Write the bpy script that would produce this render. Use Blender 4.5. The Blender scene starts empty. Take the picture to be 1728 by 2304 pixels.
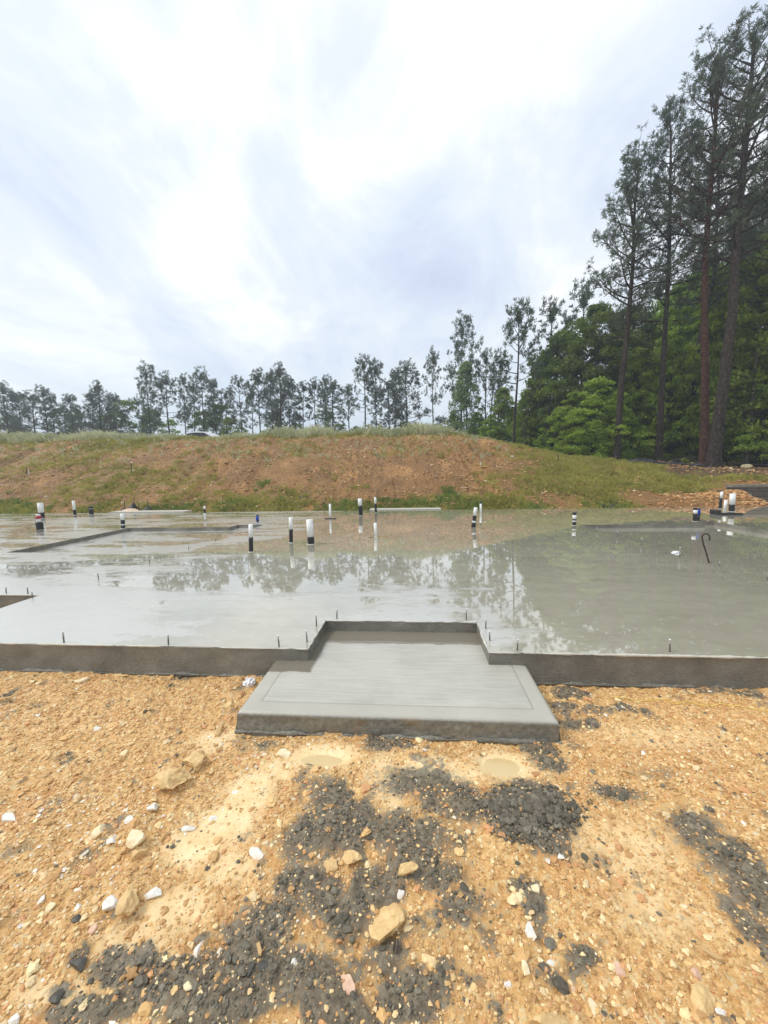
import bpy, math, random
import numpy as np
from mathutils import Matrix, Vector
PI = math.pi
S = bpy.context.scene
COL = S.collection

# ------------------------------------------------------------------ camera
F, PITCH, YAW, ROLL, HC = 870.0, 6.0, 4.5, 1.0, 1.6
_p, _y, _r = map(math.radians, (PITCH, YAW, ROLL))
FWD = np.array([-math.sin(_y)*math.cos(_p), math.cos(_y)*math.cos(_p), -math.sin(_p)])
_rt = np.array([math.cos(_y), math.sin(_y), 0.0]); _up = np.cross(_rt, FWD)
RT = _rt*math.cos(_r) - _up*math.sin(_r); UP = _rt*math.sin(_r) + _up*math.cos(_r)
CAM = np.array([0.0, 0.0, HC])
cd = bpy.data.cameras.new('camera'); cam = bpy.data.objects.new('camera', cd); COL.objects.link(cam)
cd.sensor_fit = 'HORIZONTAL'; cd.sensor_width = 36.0; cd.lens = 36.0*F/1728.0
cd.clip_start = 0.05; cd.clip_end = 3000
cam.matrix_world = Matrix(((RT[0], UP[0], -FWD[0], 0), (RT[1], UP[1], -FWD[1], 0), (RT[2], UP[2], -FWD[2], HC), (0, 0, 0, 1)))
S.camera = cam

def at(px, py, z=None, Y=None):
    d = FWD*F + RT*(px-864) + UP*(1152-py)
    t = (z-HC)/d[2] if z is not None else Y/d[1]
    return CAM + d*t

# ------------------------------------------------------------------ light
S.view_settings.view_transform = 'Standard'; S.view_settings.look = 'None'
S.view_settings.exposure = 0.25; S.view_settings.gamma = 1.0; S.view_settings.use_curve_mapping = False
SUN_EL, SUN_AZ = math.radians(52), math.radians(-98)      # azimuth from +Y towards +X
W = bpy.data.worlds.new('World'); S.world = W; W.use_nodes = True

class NT:
    """tiny node-tree writer"""
    def __init__(s, tree): s.t = tree; s.n = tree.nodes; s.l = tree.links
    def node(s, kind, ins=None, **kw):
        n = s.n.new(kind)
        for k, v in kw.items(): setattr(n, k, v)
        for k, v in (ins or {}).items():
            if isinstance(v, bpy.types.NodeSocket): s.l.new(v, n.inputs[k])
            else: n.inputs[k].default_value = v
        return n
    def math(s, op, a, b=0.0, clamp=False):
        return s.node('ShaderNodeMath', {0: a, 1: b}, operation=op, use_clamp=clamp).outputs[0]
    def ramp(s, f, stops, interp='LINEAR'):
        n = s.node('ShaderNodeValToRGB', {0: f}); n.color_ramp.interpolation = interp
        e = n.color_ramp.elements
        while len(e) < len(stops): e.new(0.5)
        for i, (p, c) in enumerate(stops):
            e[i].position = p
            if not isinstance(c, (tuple, list)): c = (c, c, c)
            e[i].color = (*c, 1)
        return n.outputs[0]
    def mix(s, f, a, b, mode='MIX'):
        n = s.node('ShaderNodeMix', data_type='RGBA', blend_type=mode)
        for k, v in ((0, f), (6, a), (7, b)):
            if isinstance(v, bpy.types.NodeSocket): s.l.new(v, n.inputs[k])
            else: n.inputs[k].default_value = v if k == 0 else (*v, 1) if len(v) == 3 else v
        return n.outputs[2]
    def noise(s, vec, scale, detail=5, rough=0.55, out=0, dist=0.0):
        return s.node('ShaderNodeTexNoise', {'Vector': vec, 'Scale': scale, 'Detail': detail, 'Roughness': rough, 'Distortion': dist}).outputs[out]
    def mapr(s, v, a, b, c=0.0, d=1.0, smooth=False):
        return s.node('ShaderNodeMapRange', {0: v, 1: a, 2: b, 3: c, 4: d}, interpolation_type='SMOOTHSTEP' if smooth else 'LINEAR').outputs[0]

def build_world():
    T = NT(W.node_tree); T.n.clear()
    out = T.node('ShaderNodeOutputWorld'); bg = T.node('ShaderNodeBackground', {'Strength': 0.1})
    T.l.new(bg.outputs[0], out.inputs[0])
    sky = T.node('ShaderNodeTexSky', sky_type='NISHITA', sun_disc=False, sun_elevation=SUN_EL, sun_rotation=SUN_AZ, air_density=1.2, dust_density=2.0)
    g = T.node('ShaderNodeTexCoord').outputs['Generated']
    sp = T.node('ShaderNodeSeparateXYZ', {0: g}); z = sp.outputs[2]
    zz = T.math('ADD', T.math('MAXIMUM', z, 0.0), 0.30)
    pl = T.node('ShaderNodeCombineXYZ', {0: T.math('DIVIDE', sp.outputs[0], zz), 1: T.math('DIVIDE', sp.outputs[1], zz), 2: 0.3}).outputs[0]
    pl = T.node('ShaderNodeMapping', {0: pl, 2: (0, 0, math.radians(6)), 3: (1.0, 0.62, 1.0)}).outputs[0]
    n1 = T.noise(pl, 1.15, 6, 0.55, dist=0.6)
    n2 = T.noise(pl, 3.2, 7, 0.62, dist=0.5)
    # bright and dull sectors of the cloud deck
    def lobe(px, py, width):
        d = FWD*F + RT*(px-864) + UP*(1152-py); d = d/np.linalg.norm(d)
        dt = T.node('ShaderNodeVectorMath', {0: g, 1: tuple(d)}, operation='DOT_PRODUCT').outputs['Value']
        return T.mapr(dt, math.cos(math.radians(width)), 1.0, 0.0, 1.0, True)
    b = T.math('ADD', T.math('MULTIPLY', n1, 0.8), T.math('MULTIPLY', n2, 0.6)); b = T.math('ADD', T.math('MULTIPLY', T.math('SUBTRACT', b, .70), 1.5), .57)
    for px, py, w, a in ((330, 400, 16, .15), (850, 60, 20, .16), (560, 600, 12, .12), (1250, 60, 16, .12), (90, 200, 16, -.12), (40, 560, 14, -.16), (130, 840, 12, .08), (-250, 700, 25, .04),
                         (760, 430, 15, -.1), (1150, 520, 20, -.16), (640, 770, 12, .0), (1220, 640, 10, .08), (1000, 640, 12, -.05), (330, 50, 9, .05)):
        b = T.math('ADD', b, T.math('MULTIPLY', lobe(px, py, w), a))
    cl = T.ramp(b, [(0.28, (5.8, 6.6, 8.3)), (0.42, (6.8, 7.6, 9.0)), (0.52, (7.6, 8.35, 9.35)), (0.62, (8.3, 8.9, 9.5)), (0.78, (10.2, 10.4, 10.6)), (1.0, (13, 12.8, 12.5))])
    low = T.mapr(z, 0.03, 0.36, 0.7, 0.0, True)
    c2 = T.mix(low, cl, (6.9, 8.3, 9.5))
    c3 = T.mix(0.9, sky.outputs[0], c2)
    T.l.new(c3, bg.inputs['Color'])
build_world()
sl = bpy.data.lights.new('sun', 'SUN'); sl.energy = 2.0; sl.angle = math.radians(22); sl.color = (1.0, 0.96, 0.9)
sun = bpy.data.objects.new('sun', sl); COL.objects.link(sun)
sd = Vector((math.sin(SUN_AZ)*math.cos(SUN_EL), math.cos(SUN_AZ)*math.cos(SUN_EL), math.sin(SUN_EL)))
sun.rotation_euler = sd.to_track_quat('Z', 'Y').to_euler()

# ------------------------------------------------------------------ helpers
def tag(o, label=None, cat=None, group=None, kind=None):
    if label: o['label'] = label
    if cat: o['category'] = cat
    if group: o['group'] = group
    if kind: o['kind'] = kind
    return o
def empty(name, loc, label, cat, group=None, rz=0.0):
    o = bpy.data.objects.new(name, None); COL.objects.link(o); o.location = loc; o.rotation_euler[2] = rz
    o.empty_display_size = 0.1
    return tag(o, label, cat, group)
def link(name, me, mat=None, parent=None):
    o = bpy.data.objects.new(name, me); COL.objects.link(o)
    if mat is not None and not me.materials: me.materials.append(mat)
    if parent: o.parent = parent
    return o
def npmesh(name, V, Fc, smooth=False, col=None):
    V = np.asarray(V, dtype=np.float32); Fc = np.asarray(Fc, dtype=np.int32); k = Fc.shape[1]
    me = bpy.data.meshes.new(name)
    me.vertices.add(len(V)); me.vertices.foreach_set('co', V.ravel())
    me.loops.add(Fc.size); me.loops.foreach_set('vertex_index', Fc.ravel())
    me.polygons.add(len(Fc)); me.polygons.foreach_set('loop_start', np.arange(0, Fc.size, k, dtype=np.int32))
    me.polygons.foreach_set('use_smooth', np.full(len(Fc), smooth, dtype=bool))
    me.update(calc_edges=True)
    if col is not None:
        for nm, c in col.items():
            a = me.color_attributes.new(nm, 'FLOAT_COLOR', 'POINT'); c4 = np.ones((len(V), 4), np.float32)
            c = np.asarray(c, np.float32)
            if c.ndim == 1: c4[:, 0] = c; c4[:, 1] = c; c4[:, 2] = c
            else: c4[:, :c.shape[1]] = c
            a.data.foreach_set('color', c4.ravel())
    me.validate()
    return me

class MB:
    """collects faces of mixed size into one mesh"""
    def __init__(s): s.v = []; s.f = []
    def add(s, vs, fs): n = len(s.v); s.v += [tuple(map(float, q)) for q in vs]; s.f += [tuple(i+n for i in f) for f in fs]
    def box(s, x0, x1, y0, y1, z0, z1):
        s.add([(x0,y0,z0),(x1,y0,z0),(x1,y1,z0),(x0,y1,z0),(x0,y0,z1),(x1,y0,z1),(x1,y1,z1),(x0,y1,z1)],
              [(0,3,2,1),(4,5,6,7),(0,1,5,4),(1,2,6,5),(2,3,7,6),(3,0,4,7)])
    def tube(s, pts, rad, n=8, caps=True):
        pts = [Vector(p) for p in pts]; rad = rad if hasattr(rad, '__len__') else [rad]*len(pts); vs = []; fs = []
        for i, p in enumerate(pts):
            d = (pts[min(i+1, len(pts)-1)] - pts[max(i-1, 0)]).normalized()
            a = Vector((1, 0, 0)) if abs(d.x) < 0.8 else Vector((0, 1, 0))
            u = d.cross(a).normalized(); w = d.cross(u)
            for k in range(n):
                t = 2*PI*k/n; vs.append(p + (u*math.cos(t) + w*math.sin(t))*rad[i])
        for i in range(len(pts)-1):
            for k in range(n): fs.append((i*n+k, i*n+(k+1) % n, (i+1)*n+(k+1) % n, (i+1)*n+k))
        if caps: fs.append(tuple(range(n))); fs.append(tuple((len(pts)-1)*n+k for k in reversed(range(n))))
        s.add(vs, fs)
    def build(s, name, mat, parent=None, smooth=False):
        me = bpy.data.meshes.new(name); me.from_pydata(s.v, [], s.f); me.validate(); me.update()
        import bmesh
        b = bmesh.new(); b.from_mesh(me); bmesh.ops.recalc_face_normals(b, faces=b.faces); b.to_mesh(me); b.free()
        if smooth:
            for p in me.polygons: p.use_smooth = len(p.vertices) < 5
        return link(name, me, mat, parent)

def hsh(ix, iy, s):
    h = (ix.astype(np.int64)*374761393 + iy.astype(np.int64)*668265263 + s*2147483647) & 0xffffffff
    h = ((h ^ (h >> 13))*1274126177) & 0xffffffff
    return ((h ^ (h >> 16)) & 0xffff)/65535.0
def vnoise(x, y, s=0):
    ix = np.floor(x); iy = np.floor(y); fx = x-ix; fy = y-iy
    fx = fx*fx*(3-2*fx); fy = fy*fy*(3-2*fy); ix = ix.astype(np.int64)+10000; iy = iy.astype(np.int64)+10000
    return (hsh(ix, iy, s)*(1-fx)+hsh(ix+1, iy, s)*fx)*(1-fy) + (hsh(ix, iy+1, s)*(1-fx)+hsh(ix+1, iy+1, s)*fx)*fy
def fbm(x, y, oct=4, s=0, g=0.5):
    r = 0; a = 1; t = 0
    for i in range(oct): r = r + a*vnoise(x*2**i + 17.3*i, y*2**i - 9.1*i, s+i); t += a; a *= g
    return r/t
def sstep(a, b, x):
    t = np.clip((x-a)/(b-a), 0, 1); return t*t*(3-2*t)

# ------------------------------------------------------------------ materials
def mat(name):
    m = bpy.data.materials.new(name); m.use_nodes = True; T = NT(m.node_tree); T.n.clear()
    o = T.node('ShaderNodeOutputMaterial'); b = T.node('ShaderNodeBsdfPrincipled'); T.l.new(b.outputs[0], o.inputs[0])
    return m, T, b, o
def bump(T, b, h, strength, dist=0.02):
    n = T.node('ShaderNodeBump', {'Height': h, 'Strength': strength, 'Distance': dist}); T.l.new(n.outputs[0], b.inputs['Normal']); return n
def simple(name, c, rough=0.6, var=0.15, scale=30, bmp=0.2, metal=0.0, spec=0.5):
    m, T, b, o = mat(name); v = T.node('ShaderNodeTexCoord').outputs['Object']
    n = T.noise(v, scale, 5, 0.6)
    T.l.new(T.mix(n, tuple(x*(1-var) for x in c), tuple(min(1, x*(1+var)) for x in c)), b.inputs['Base Color'])
    b.inputs['Roughness'].default_value = rough; b.inputs['Metallic'].default_value = metal; b.inputs['Specular IOR Level'].default_value = spec
    if bmp: bump(T, b, n, bmp, 0.005)
    return m
M = {}
PX0, PX1, PY0 = -1.11, .832, 2.178
M['white_pvc'] = simple('white_pvc', (.80, .80, .76), .35, .1, 25, .05)
M['black_pipe'] = simple('black_pipe', (.016, .016, .018), .45, .4, 30, .2)
M['blue_pipe'] = simple('blue_pipe', (.02, .08, .42), .4, .3, 30, .1)
M['red_tape'] = simple('red_tape', (.42, .02, .04), .4, .2, 30, .1)
M['steel'] = simple('steel', (.36, .34, .34), .5, .3, 60, .2, .2)
M['rust'] = simple('rust', (.045, .03, .025), .7, .5, 60, .3)
M['paper'] = simple('paper', (.82, .82, .82), .7, .05, 10, 0)
M['black_fabric'] = simple('black_fabric', (.018, .02, .024), .55, .4, 12, .3)
M['board'] = simple('board', (.5, .46, .38), .7, .15, 8, .2)
M['wood'] = simple('wood', (.55, .36, .16), .7, .2, 40, .2)
M['stake'] = simple('stake', (.12, .085, .05), .8, .3, 20, .2)
M['string'] = simple('string', (.85, .66, .12), .6, .1, 50, 0)
M['car_paint'] = simple('car_paint', (.8, .8, .8), .25, .02, 5, 0)
M['car_glass'] = simple('car_glass', (.02, .025, .03), .05, .1, 5, 0)
M['rubber'] = simple('rubber', (.02, .02, .02), .8, .2, 20, 0)
M['cable'] = simple('cable', (.03, .03, .035), .6, .1, 5, 0)

def m_bark(name, c1, c2):
    m, T, b, o = mat(name); v = T.node('ShaderNodeTexCoord').outputs['Object']
    v2 = T.node('ShaderNodeMapping', {0: v, 3: (1, 1, .35)}).outputs[0]
    vo = T.node('ShaderNodeTexVoronoi', {'Vector': v2, 'Scale': 9.0}, feature='DISTANCE_TO_EDGE').outputs[0]
    n = T.noise(v, 6, 6, .65)
    f = T.math('MULTIPLY', T.mapr(vo, 0, .18), T.mapr(n, .3, .7), True)
    T.l.new(T.mix(f, c1, c2), b.inputs['Base Color']); b.inputs['Roughness'].default_value = .9
    b.inputs['Specular IOR Level'].default_value = .2
    bump(T, b, f, .8, .05); return m
M['bark'] = m_bark('bark', (.022, .018, .015), (.10, .078, .062)); M['bark_red'] = m_bark('bark_red', (.035, .018, .013), (.17, .085, .055))
M['bark_grey'] = m_bark('bark_grey', (.04, .035, .028), (.15, .13, .11))
def m_leaf(name, c1, c2, tr=.3, warm=None):
    m = bpy.data.materials.new(name); m.use_nodes = True; T = NT(m.node_tree); T.n.clear()
    o = T.node('ShaderNodeOutputMaterial')
    isl = T.node('ShaderNodeNewGeometry').outputs['Random Per Island']
    v = T.node('ShaderNodeTexCoord').outputs['Object']
    oi = T.node('ShaderNodeObjectInfo').outputs['Random']
    n = T.noise(v, .55, 3, .6)
    f = T.math('ADD', T.math('MULTIPLY', isl, .45), T.mapr(n, .35, .65, 0, .55))
    c = T.mix(f, c1, c2)
    hs = T.node('ShaderNodeHueSaturation', {'Hue': T.mapr(oi, 0, 1, .488, .512), 'Saturation': 1.0, 'Value': T.mapr(oi, 0, 1, .82, 1.2), 'Color': c}).outputs[0]
    d = T.node('ShaderNodeBsdfPrincipled', {'Base Color': hs, 'Roughness': .55, 'Specular IOR Level': .35})
    t = T.node('ShaderNodeBsdfTranslucent', {0: hs})
    mx = T.node('ShaderNodeMixShader', {0: tr}); T.l.new(d.outputs[0], mx.inputs[1]); T.l.new(t.outputs[0], mx.inputs[2])
    T.l.new(mx.outputs[0], o.inputs[0]); return m
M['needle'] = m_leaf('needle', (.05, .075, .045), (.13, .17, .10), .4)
M['needle_far'] = m_leaf('needle_far', (.07, .095, .065), (.16, .20, .135), .4)  # paler copy of the needle colour, haze fade painted in
M['leaf_dark'] = m_leaf('leaf_dark', (.085, .14, .02), (.21, .30, .055), .5)
M['leaf_mid'] = m_leaf('leaf_mid', (.15, .24, .02), (.35, .46, .065), .5)
M['leaf_bright'] = m_leaf('leaf_bright', (.20, .31, .03), (.42, .54, .09), .5)
M['leaf_pale'] = m_leaf('leaf_pale', (.16, .24, .09), (.30, .40, .18), .5)
M['grass_tall'] = m_leaf('grass_tall', (.36, .40, .20), (.70, .70, .46), .45)
M['grass_green'] = m_leaf('grass_green', (.11, .17, .03), (.26, .31, .08), .4)
M['grass_dry'] = m_leaf('grass_dry', (.22, .21, .045), (.46, .41, .11), .4)

def m_wall():
    m, T, b, o = mat('raw_concrete_edge'); v = T.node('ShaderNodeTexCoord').outputs['Object']
    n = T.noise(v, 3.0, 6, .6); n2 = T.noise(T.node('ShaderNodeMapping', {0: v, 3: (1, 1, 3)}).outputs[0], 40, 5, .65)
    c = T.mix(T.mapr(n, .35, .68), (.165, .153, .122), (.29, .27, .22))
    # clay smeared on by the form
    cl = T.mapr(T.noise(v, 1.6, 3, .5), .6, .72, 0, .25)
    c = T.mix(cl, c, (.17, .11, .065))
    T.l.new(c, b.inputs['Base Color']); b.inputs['Roughness'].default_value = .42
    vo = T.node('ShaderNodeTexVoronoi', {'Vector': v, 'Scale': 28.0}, feature='DISTANCE_TO_EDGE').outputs[0]
    h = T.math('ADD', n2, T.math('MULTIPLY', T.mapr(vo, 0, .06), .25)); bump(T, b, h, .9, .012); return m
M['slab_side'] = m_wall()

def m_slab():
    m, T, b, o = mat('wet_slab'); v = T.node('ShaderNodeTexCoord').outputs['Object']
    sp = T.node('ShaderNodeSeparateXYZ', {0: v}); x = sp.outputs[0]; y = sp.outputs[1]
    big = T.noise(v, .5, 5, .55); st = T.node('ShaderNodeMapping', {0: v, 2: (0, 0, math.radians(-22)), 3: (.35, 1.3, 1)}).outputs[0]
    streak = T.noise(st, 1.3, 7, .62); fine = T.noise(v, 9, 6, .65); vf = T.noise(v, 70, 4, .6)
    col = T.mix(T.mapr(big, .35, .65), (.37, .345, .255), (.46, .43, .33))
    col = T.mix(T.mapr(fine, .38, .66, 0, .35), col, (.43, .415, .35)); col = T.mix(T.mapr(T.noise(st, 3.0, 7, .7), .55, .7, 0, .4), col, (.22, .205, .15))
    # damp (not ponded) parts: left/near, streaky, dry rims; pale tone also paints in reflected sky
    lft = T.mapr(x, -1.2, -4.5, -.02, .13, True)
    rgt = T.mapr(x, 0.6, 2.0, 0.0, -.05, True)
    near = T.math('MULTIPLY', T.mapr(y, 3.6, 5.2, .09, 0, True), T.mapr(x, 1.2, .2, .15, 1, True))
    cen = T.math('MULTIPLY', T.mapr(x, -3.2, -2.0, 0, -.09, True), T.mapr(y, 4.2, 5.0, 0, 1, True))
    lft = T.math('ADD', lft, cen)
    w = T.math('ADD', T.math('ADD', streak, T.math('MULTIPLY', fine, .16)), T.math('ADD', lft, T.math('ADD', near, rgt)))
    swl = T.node('ShaderNodeTexWave', {'Vector': v, 'Scale': .9, 'Distortion': 14.0, 'Detail': 4.0, 'Detail Scale': 1.2, 'Detail Roughness': .7}, wave_type='RINGS').outputs[1]
    w = T.math('ADD', w, T.math('MULTIPLY', T.math('SUBTRACT', swl, .5), .05))
    damp = T.mapr(w, .64, .72, 0, 1, True)
    col = T.mix(T.mapr(swl, .2, .8, 0, .22), col, (.30, .275, .205))
    pit = T.mapr(T.noise(v, 55, 3, .7), .68, .72, 0, .5); col = T.mix(pit, col, (.2, .185, .14))
    col = T.mix(T.math('MULTIPLY', damp, .7), col, (.55, .54, .49))  # pale mix on the damp parts also stands in for sky reflection
    # trowel grit specks
    sk = T.node('ShaderNodeTexVoronoi', {'Vector': T.node('ShaderNodeMapping', {0: v, 3: (1, 1.6, 1)}).outputs[0], 'Scale': 9.0}).outputs[0]
    spk = T.mapr(T.math('SUBTRACT', sk, T.math('MULTIPLY', fine, .32)), -.05, .0, 1, 0)
    col = T.mix(T.math('MULTIPLY', spk, .6), col, (.55, .53, .46))
    scf = T.mapr(T.noise(T.node('ShaderNodeMapping', {0: v, 2: (0, 0, .35), 3: (.55, 1.6, 1)}).outputs[0], 4.2, 8, .72), .665, .70, 0, .75)
    col = T.mix(scf, col, (.68, .67, .62))
    T.l.new(col, b.inputs['Base Color'])
    r = T.math('ADD', T.mapr(damp, 0, 1, .018, .16), T.math('MULTIPLY', T.math('MULTIPLY', fine, damp), .16))
    T.l.new(r, b.inputs['Roughness']); b.inputs['IOR'].default_value = 1.9; b.inputs['Coat Weight'].default_value = .8; b.inputs['Coat IOR'].default_value = 1.5; T.l.new(r, b.inputs['Coat Roughness'])
    h = T.math('ADD', T.math('MULTIPLY', T.math('MULTIPLY', T.noise(v, 24, 5, .6), damp), .35),
               T.math('ADD', T.math('MULTIPLY', T.noise(v, 3.5, 3, .5), .02), T.math('MULTIPLY', spk, .05)))
    bn = bump(T, b, h, .35, .01); T.l.new(bn.outputs[0], b.inputs['Coat Normal']); return m
M['slab_top'] = m_slab()

def m_porch():
    m, T, b, o = mat('trowelled_porch'); v = T.node('ShaderNodeTexCoord').outputs['Object']
    sp = T.node('ShaderNodeSeparateXYZ', {0: v}); x = sp.outputs[0]; y = sp.outputs[1]; z = sp.outputs[2]
    n = T.noise(v, 2.4, 5, .6); st = T.noise(T.node('ShaderNodeMapping', {0: v, 3: (.7, 22, 1)}).outputs[0], 5, 5, .6)
    vf = T.noise(v, 90, 4, .65)
    bd = T.math('MINIMUM', T.math('MINIMUM', T.math('SUBTRACT', x, PX0), T.math('SUBTRACT', PX1, x)), T.math('SUBTRACT', y, PY0)); inner = T.mapr(bd, .11, .125, 0, 1)
    col = T.mix(T.mapr(n, .3, .7), (.36, .345, .29), (.47, .45, .385))
    col = T.mix(T.math('MULTIPLY', T.mapr(st, .42, .6, 0, .42), inner), col, (.58, .56, .50)); col = T.mix(T.math('MULTIPLY', T.mapr(bd, .0, .012, 0, 1), T.mapr(bd, .1, .112, .45, 0)), col, (.47, .445, .37)); col = T.mix(T.math('MULTIPLY', T.mapr(bd, .109, .115, 0, .6), T.mapr(bd, .115, .121, 1, 0)), col, (.16, .14, .105))
    edge = T.math('MULTIPLY', T.noise(v, 6, 4, .6), .10)
    wet = T.mapr(T.math('ADD', y, edge), 3.20, 3.225, 0, 1)          # ponded water at the back of the step
    wl = T.math('MULTIPLY', T.mapr(T.math('ADD', x, edge), -.73, -.70, 1, 0), T.mapr(T.math('ADD', y, edge), 2.70, 2.72, 0, 1))
    wet = T.math('MAXIMUM', wet, wl)
    col = T.mix(wet, col, (.20, .18, .135))
    side = T.mapr(z, .115, .128, 1, 0)
    n5 = T.noise(v, 35, 5, .65)
    sc = T.mix(T.mapr(n5, .3, .7), (.155, .145, .113), (.28, .26, .21))
    sc = T.mix(T.mapr(T.noise(v, 4.5, 3, .5), .66, .72, 0, .35), sc, (.32, .19, .085))
    col = T.mix(side, col, sc)
    T.l.new(col, b.inputs['Base Color'])
    r = T.mapr(wet, 0, 1, .36, .03); T.l.new(r, b.inputs['Roughness'])
    hh = T.math('ADD', T.math('MULTIPLY', st, .5), T.math('MULTIPLY', vf, .35)); hh = T.math('MULTIPLY', hh, T.mapr(wet, 0, 1, 1, .03))
    hh = T.math('ADD', hh, T.math('MULTIPLY', T.math('MULTIPLY', n5, side), 4))
    bump(T, b, hh, .45, .006); return m
M['porch'] = m_porch()

def m_ground():
    m, T, b, o = mat('clay_ground'); v = T.node('ShaderNodeTexCoord').outputs['Object']
    sp = T.node('ShaderNodeSeparateXYZ', {0: v})
    at_ = lambda nm: T.node('ShaderNodeSeparateColor', {0: T.node('ShaderNodeVertexColor', layer_name=nm).outputs[0]})
    k = at_('mask'); dark, silt, green = k.outputs[0], k.outputs[1], k.outputs[2]
    k2 = at_('mask2'); bank, wood, pool = k2.outputs[0], k2.outputs[1], k2.outputs[2]  # last channel carries the puddle mask
    n = T.noise(v, 2.2, 6, .6); nf = T.noise(v, 38, 6, .68); nm = T.noise(v, 11, 6, .66); nl = T.noise(v, .55, 6, .6)
    clay = T.mix(T.mapr(nm, .3, .7), (.55, .285, .088), (.83, .535, .22))
    clay = T.mix(T.mapr(n, .52, .7, 0, .55), clay, (.62, .27, .09))
    clay = T.mix(T.mapr(nf, .53, .64, 0, .8), clay, (.93, .76, .42))
    clay = T.mix(T.mapr(nf, .47, .36, 0, .8), clay, (.29, .14, .042))
    silt_c = T.mix(T.mapr(nm, .35, .65), (.80, .56, .26), (.90, .72, .42))
    c = T.mix(T.math('MULTIPLY', silt, .9), clay, silt_c)
    dk = T.mix(T.mapr(nf, .35, .65), (.075, .067, .05), (.22, .195, .145))
    dm = T.mapr(T.math('ADD', dark, T.math('MULTIPLY', T.math('SUBTRACT', nf, .5), 2.2)), .14, .66, 0, .9)
    c = T.mix(dm, c, dk)
    # bank: eroded clay, sprouts
    bt = T.noise(T.node('ShaderNodeMapping', {0: v, 3: (1, .5, .5)}).outputs[0], 1.1, 7, .66)
    bk = T.mix(T.mapr(nl, .35, .65), (.30, .155, .05), (.50, .26, .085))
    bk = T.mix(T.mapr(bt, .56, .66, 0, .75), bk, (.72, .38, .13))
    bk = T.mix(T.mapr(nm, .48, .60, 0, .7), bk, (.16, .09, .035))
    gn = T.math('ADD', green, T.math('MULTIPLY', T.math('SUBTRACT', T.noise(v, 3.0, 6, .7), .5), 1.1))
    bk = T.mix(T.mapr(gn, .38, .72, 0, .85), bk, T.mix(T.mapr(nm, .3, .7), (.15, .14, .03), (.37, .32, .075)))
    c = T.mix(bank, c, bk)
    c = T.mix(wood, c, T.mix(T.mapr(nm, .3, .7), (.055, .035, .02), (.15, .085, .05)))
    T.l.new(c, b.inputs['Base Color'])
    r = T.mapr(nf, .3, .7, .42, .8); r = T.math('SUBTRACT', r, T.math('MULTIPLY', silt, .16)); T.l.new(r, b.inputs['Roughness'])
    b.inputs['Specular IOR Level'].default_value = .4
    hh = T.math('ADD', T.math('MULTIPLY', nm, 1.0), T.math('MULTIPLY', nf, .8)); hh = T.math('MULTIPLY', hh, T.mapr(silt, 0, 1, 1, .3)); hh = T.math('MULTIPLY', hh, T.mapr(bank, 0, 1, 1, 7))
    bump(T, b, hh, 1.0, .014); return m
M['ground'] = m_ground()
def m_stone(name='stone'):
    m, T, b, o = mat(name); v = T.node('ShaderNodeTexCoord').outputs['Object']
    c = T.node('ShaderNodeVertexColor', layer_name='tint').outputs[0]; n = T.noise(v, 70, 5, .65)
    T.l.new(T.mix(T.mapr(n, .3, .7, 0, .45), c, (.45, .27, .11)), b.inputs['Base Color']); b.inputs['Roughness'].default_value = .6
    bump(T, b, n, .5, .004); return m
M['stone'] = m_stone()
def m_rock(name, c1, c2, stain=(.5, .28, .1), rough=.65, sc=40):
    m, T, b, o = mat(name); v = T.node('ShaderNodeTexCoord').outputs['Object']
    n = T.noise(v, sc, 6, .65); n2 = T.noise(v, sc*.35, 4, .6)
    c = T.mix(T.mapr(n, .3, .7), c1, c2); c = T.mix(T.mapr(n2, .52, .68, 0, .7), c, stain)
    T.l.new(c, b.inputs['Base Color']); b.inputs['Roughness'].default_value = rough; bump(T, b, n, .7, .006); return m
M['rock_white'] = m_rock('rock_white', (.70, .66, .57), (.86, .83, .76), (.72, .55, .34))
M['rock_cream'] = m_rock('rock_cream', (.74, .58, .32), (.88, .78, .54), (.66, .42, .17))
M['rock_tan'] = m_rock('rock_tan', (.60, .38, .15), (.80, .58, .28), (.46, .25, .09))
M['rock_pink'] = m_rock('rock_pink', (.62, .38, .24), (.76, .54, .38), (.5, .22, .12))
M['rock_dark'] = m_rock('rock_dark', (.05, .046, .037), (.12, .11, .088), (.09, .08, .06), .5)
def m_block():
    m, T, b, o = mat('retaining_block'); v = T.node('ShaderNodeTexCoord').outputs['Object']
    sx = T.node('ShaderNodeSeparateXYZ', {0: v}); uv = T.node('ShaderNodeCombineXYZ', {0: sx.outputs[0], 1: sx.outputs[2]}).outputs[0]
    br = T.node('ShaderNodeTexBrick', {'Vector': uv, 'Color1': (.10, .092, .08, 1), 'Color2': (.15, .135, .115, 1), 'Mortar': (.045, .04, .036, 1), 'Scale': 1.0, 'Brick Width': .42, 'Row Height': .2, 'Mortar Size': .012})
    n = T.noise(v, 25, 5, .65); T.l.new(T.mix(T.mapr(n, .4, .7, 0, .4), br.outputs[0], (.2, .17, .13)), b.inputs['Base Color'])
    b.inputs['Roughness'].default_value = .8; bump(T, b, T.math('SUBTRACT', n, br.outputs[1]), .8, .02); return m
M['block'] = m_block()
def m_water():
    m, T, b, o = mat('muddy_water'); v = T.node('ShaderNodeTexCoord').outputs['Object']
    n = T.noise(v, 5, 3, .5); T.l.new(T.mix(n, (.62, .43, .19), (.66, .52, .28)), b.inputs['Base Color'])
    b.inputs['Roughness'].default_value = .03; return m
M['puddle'] = m_water()
M['asphalt'] = simple('asphalt', (.16, .16, .16), .7, .2, 20, .2)

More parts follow.
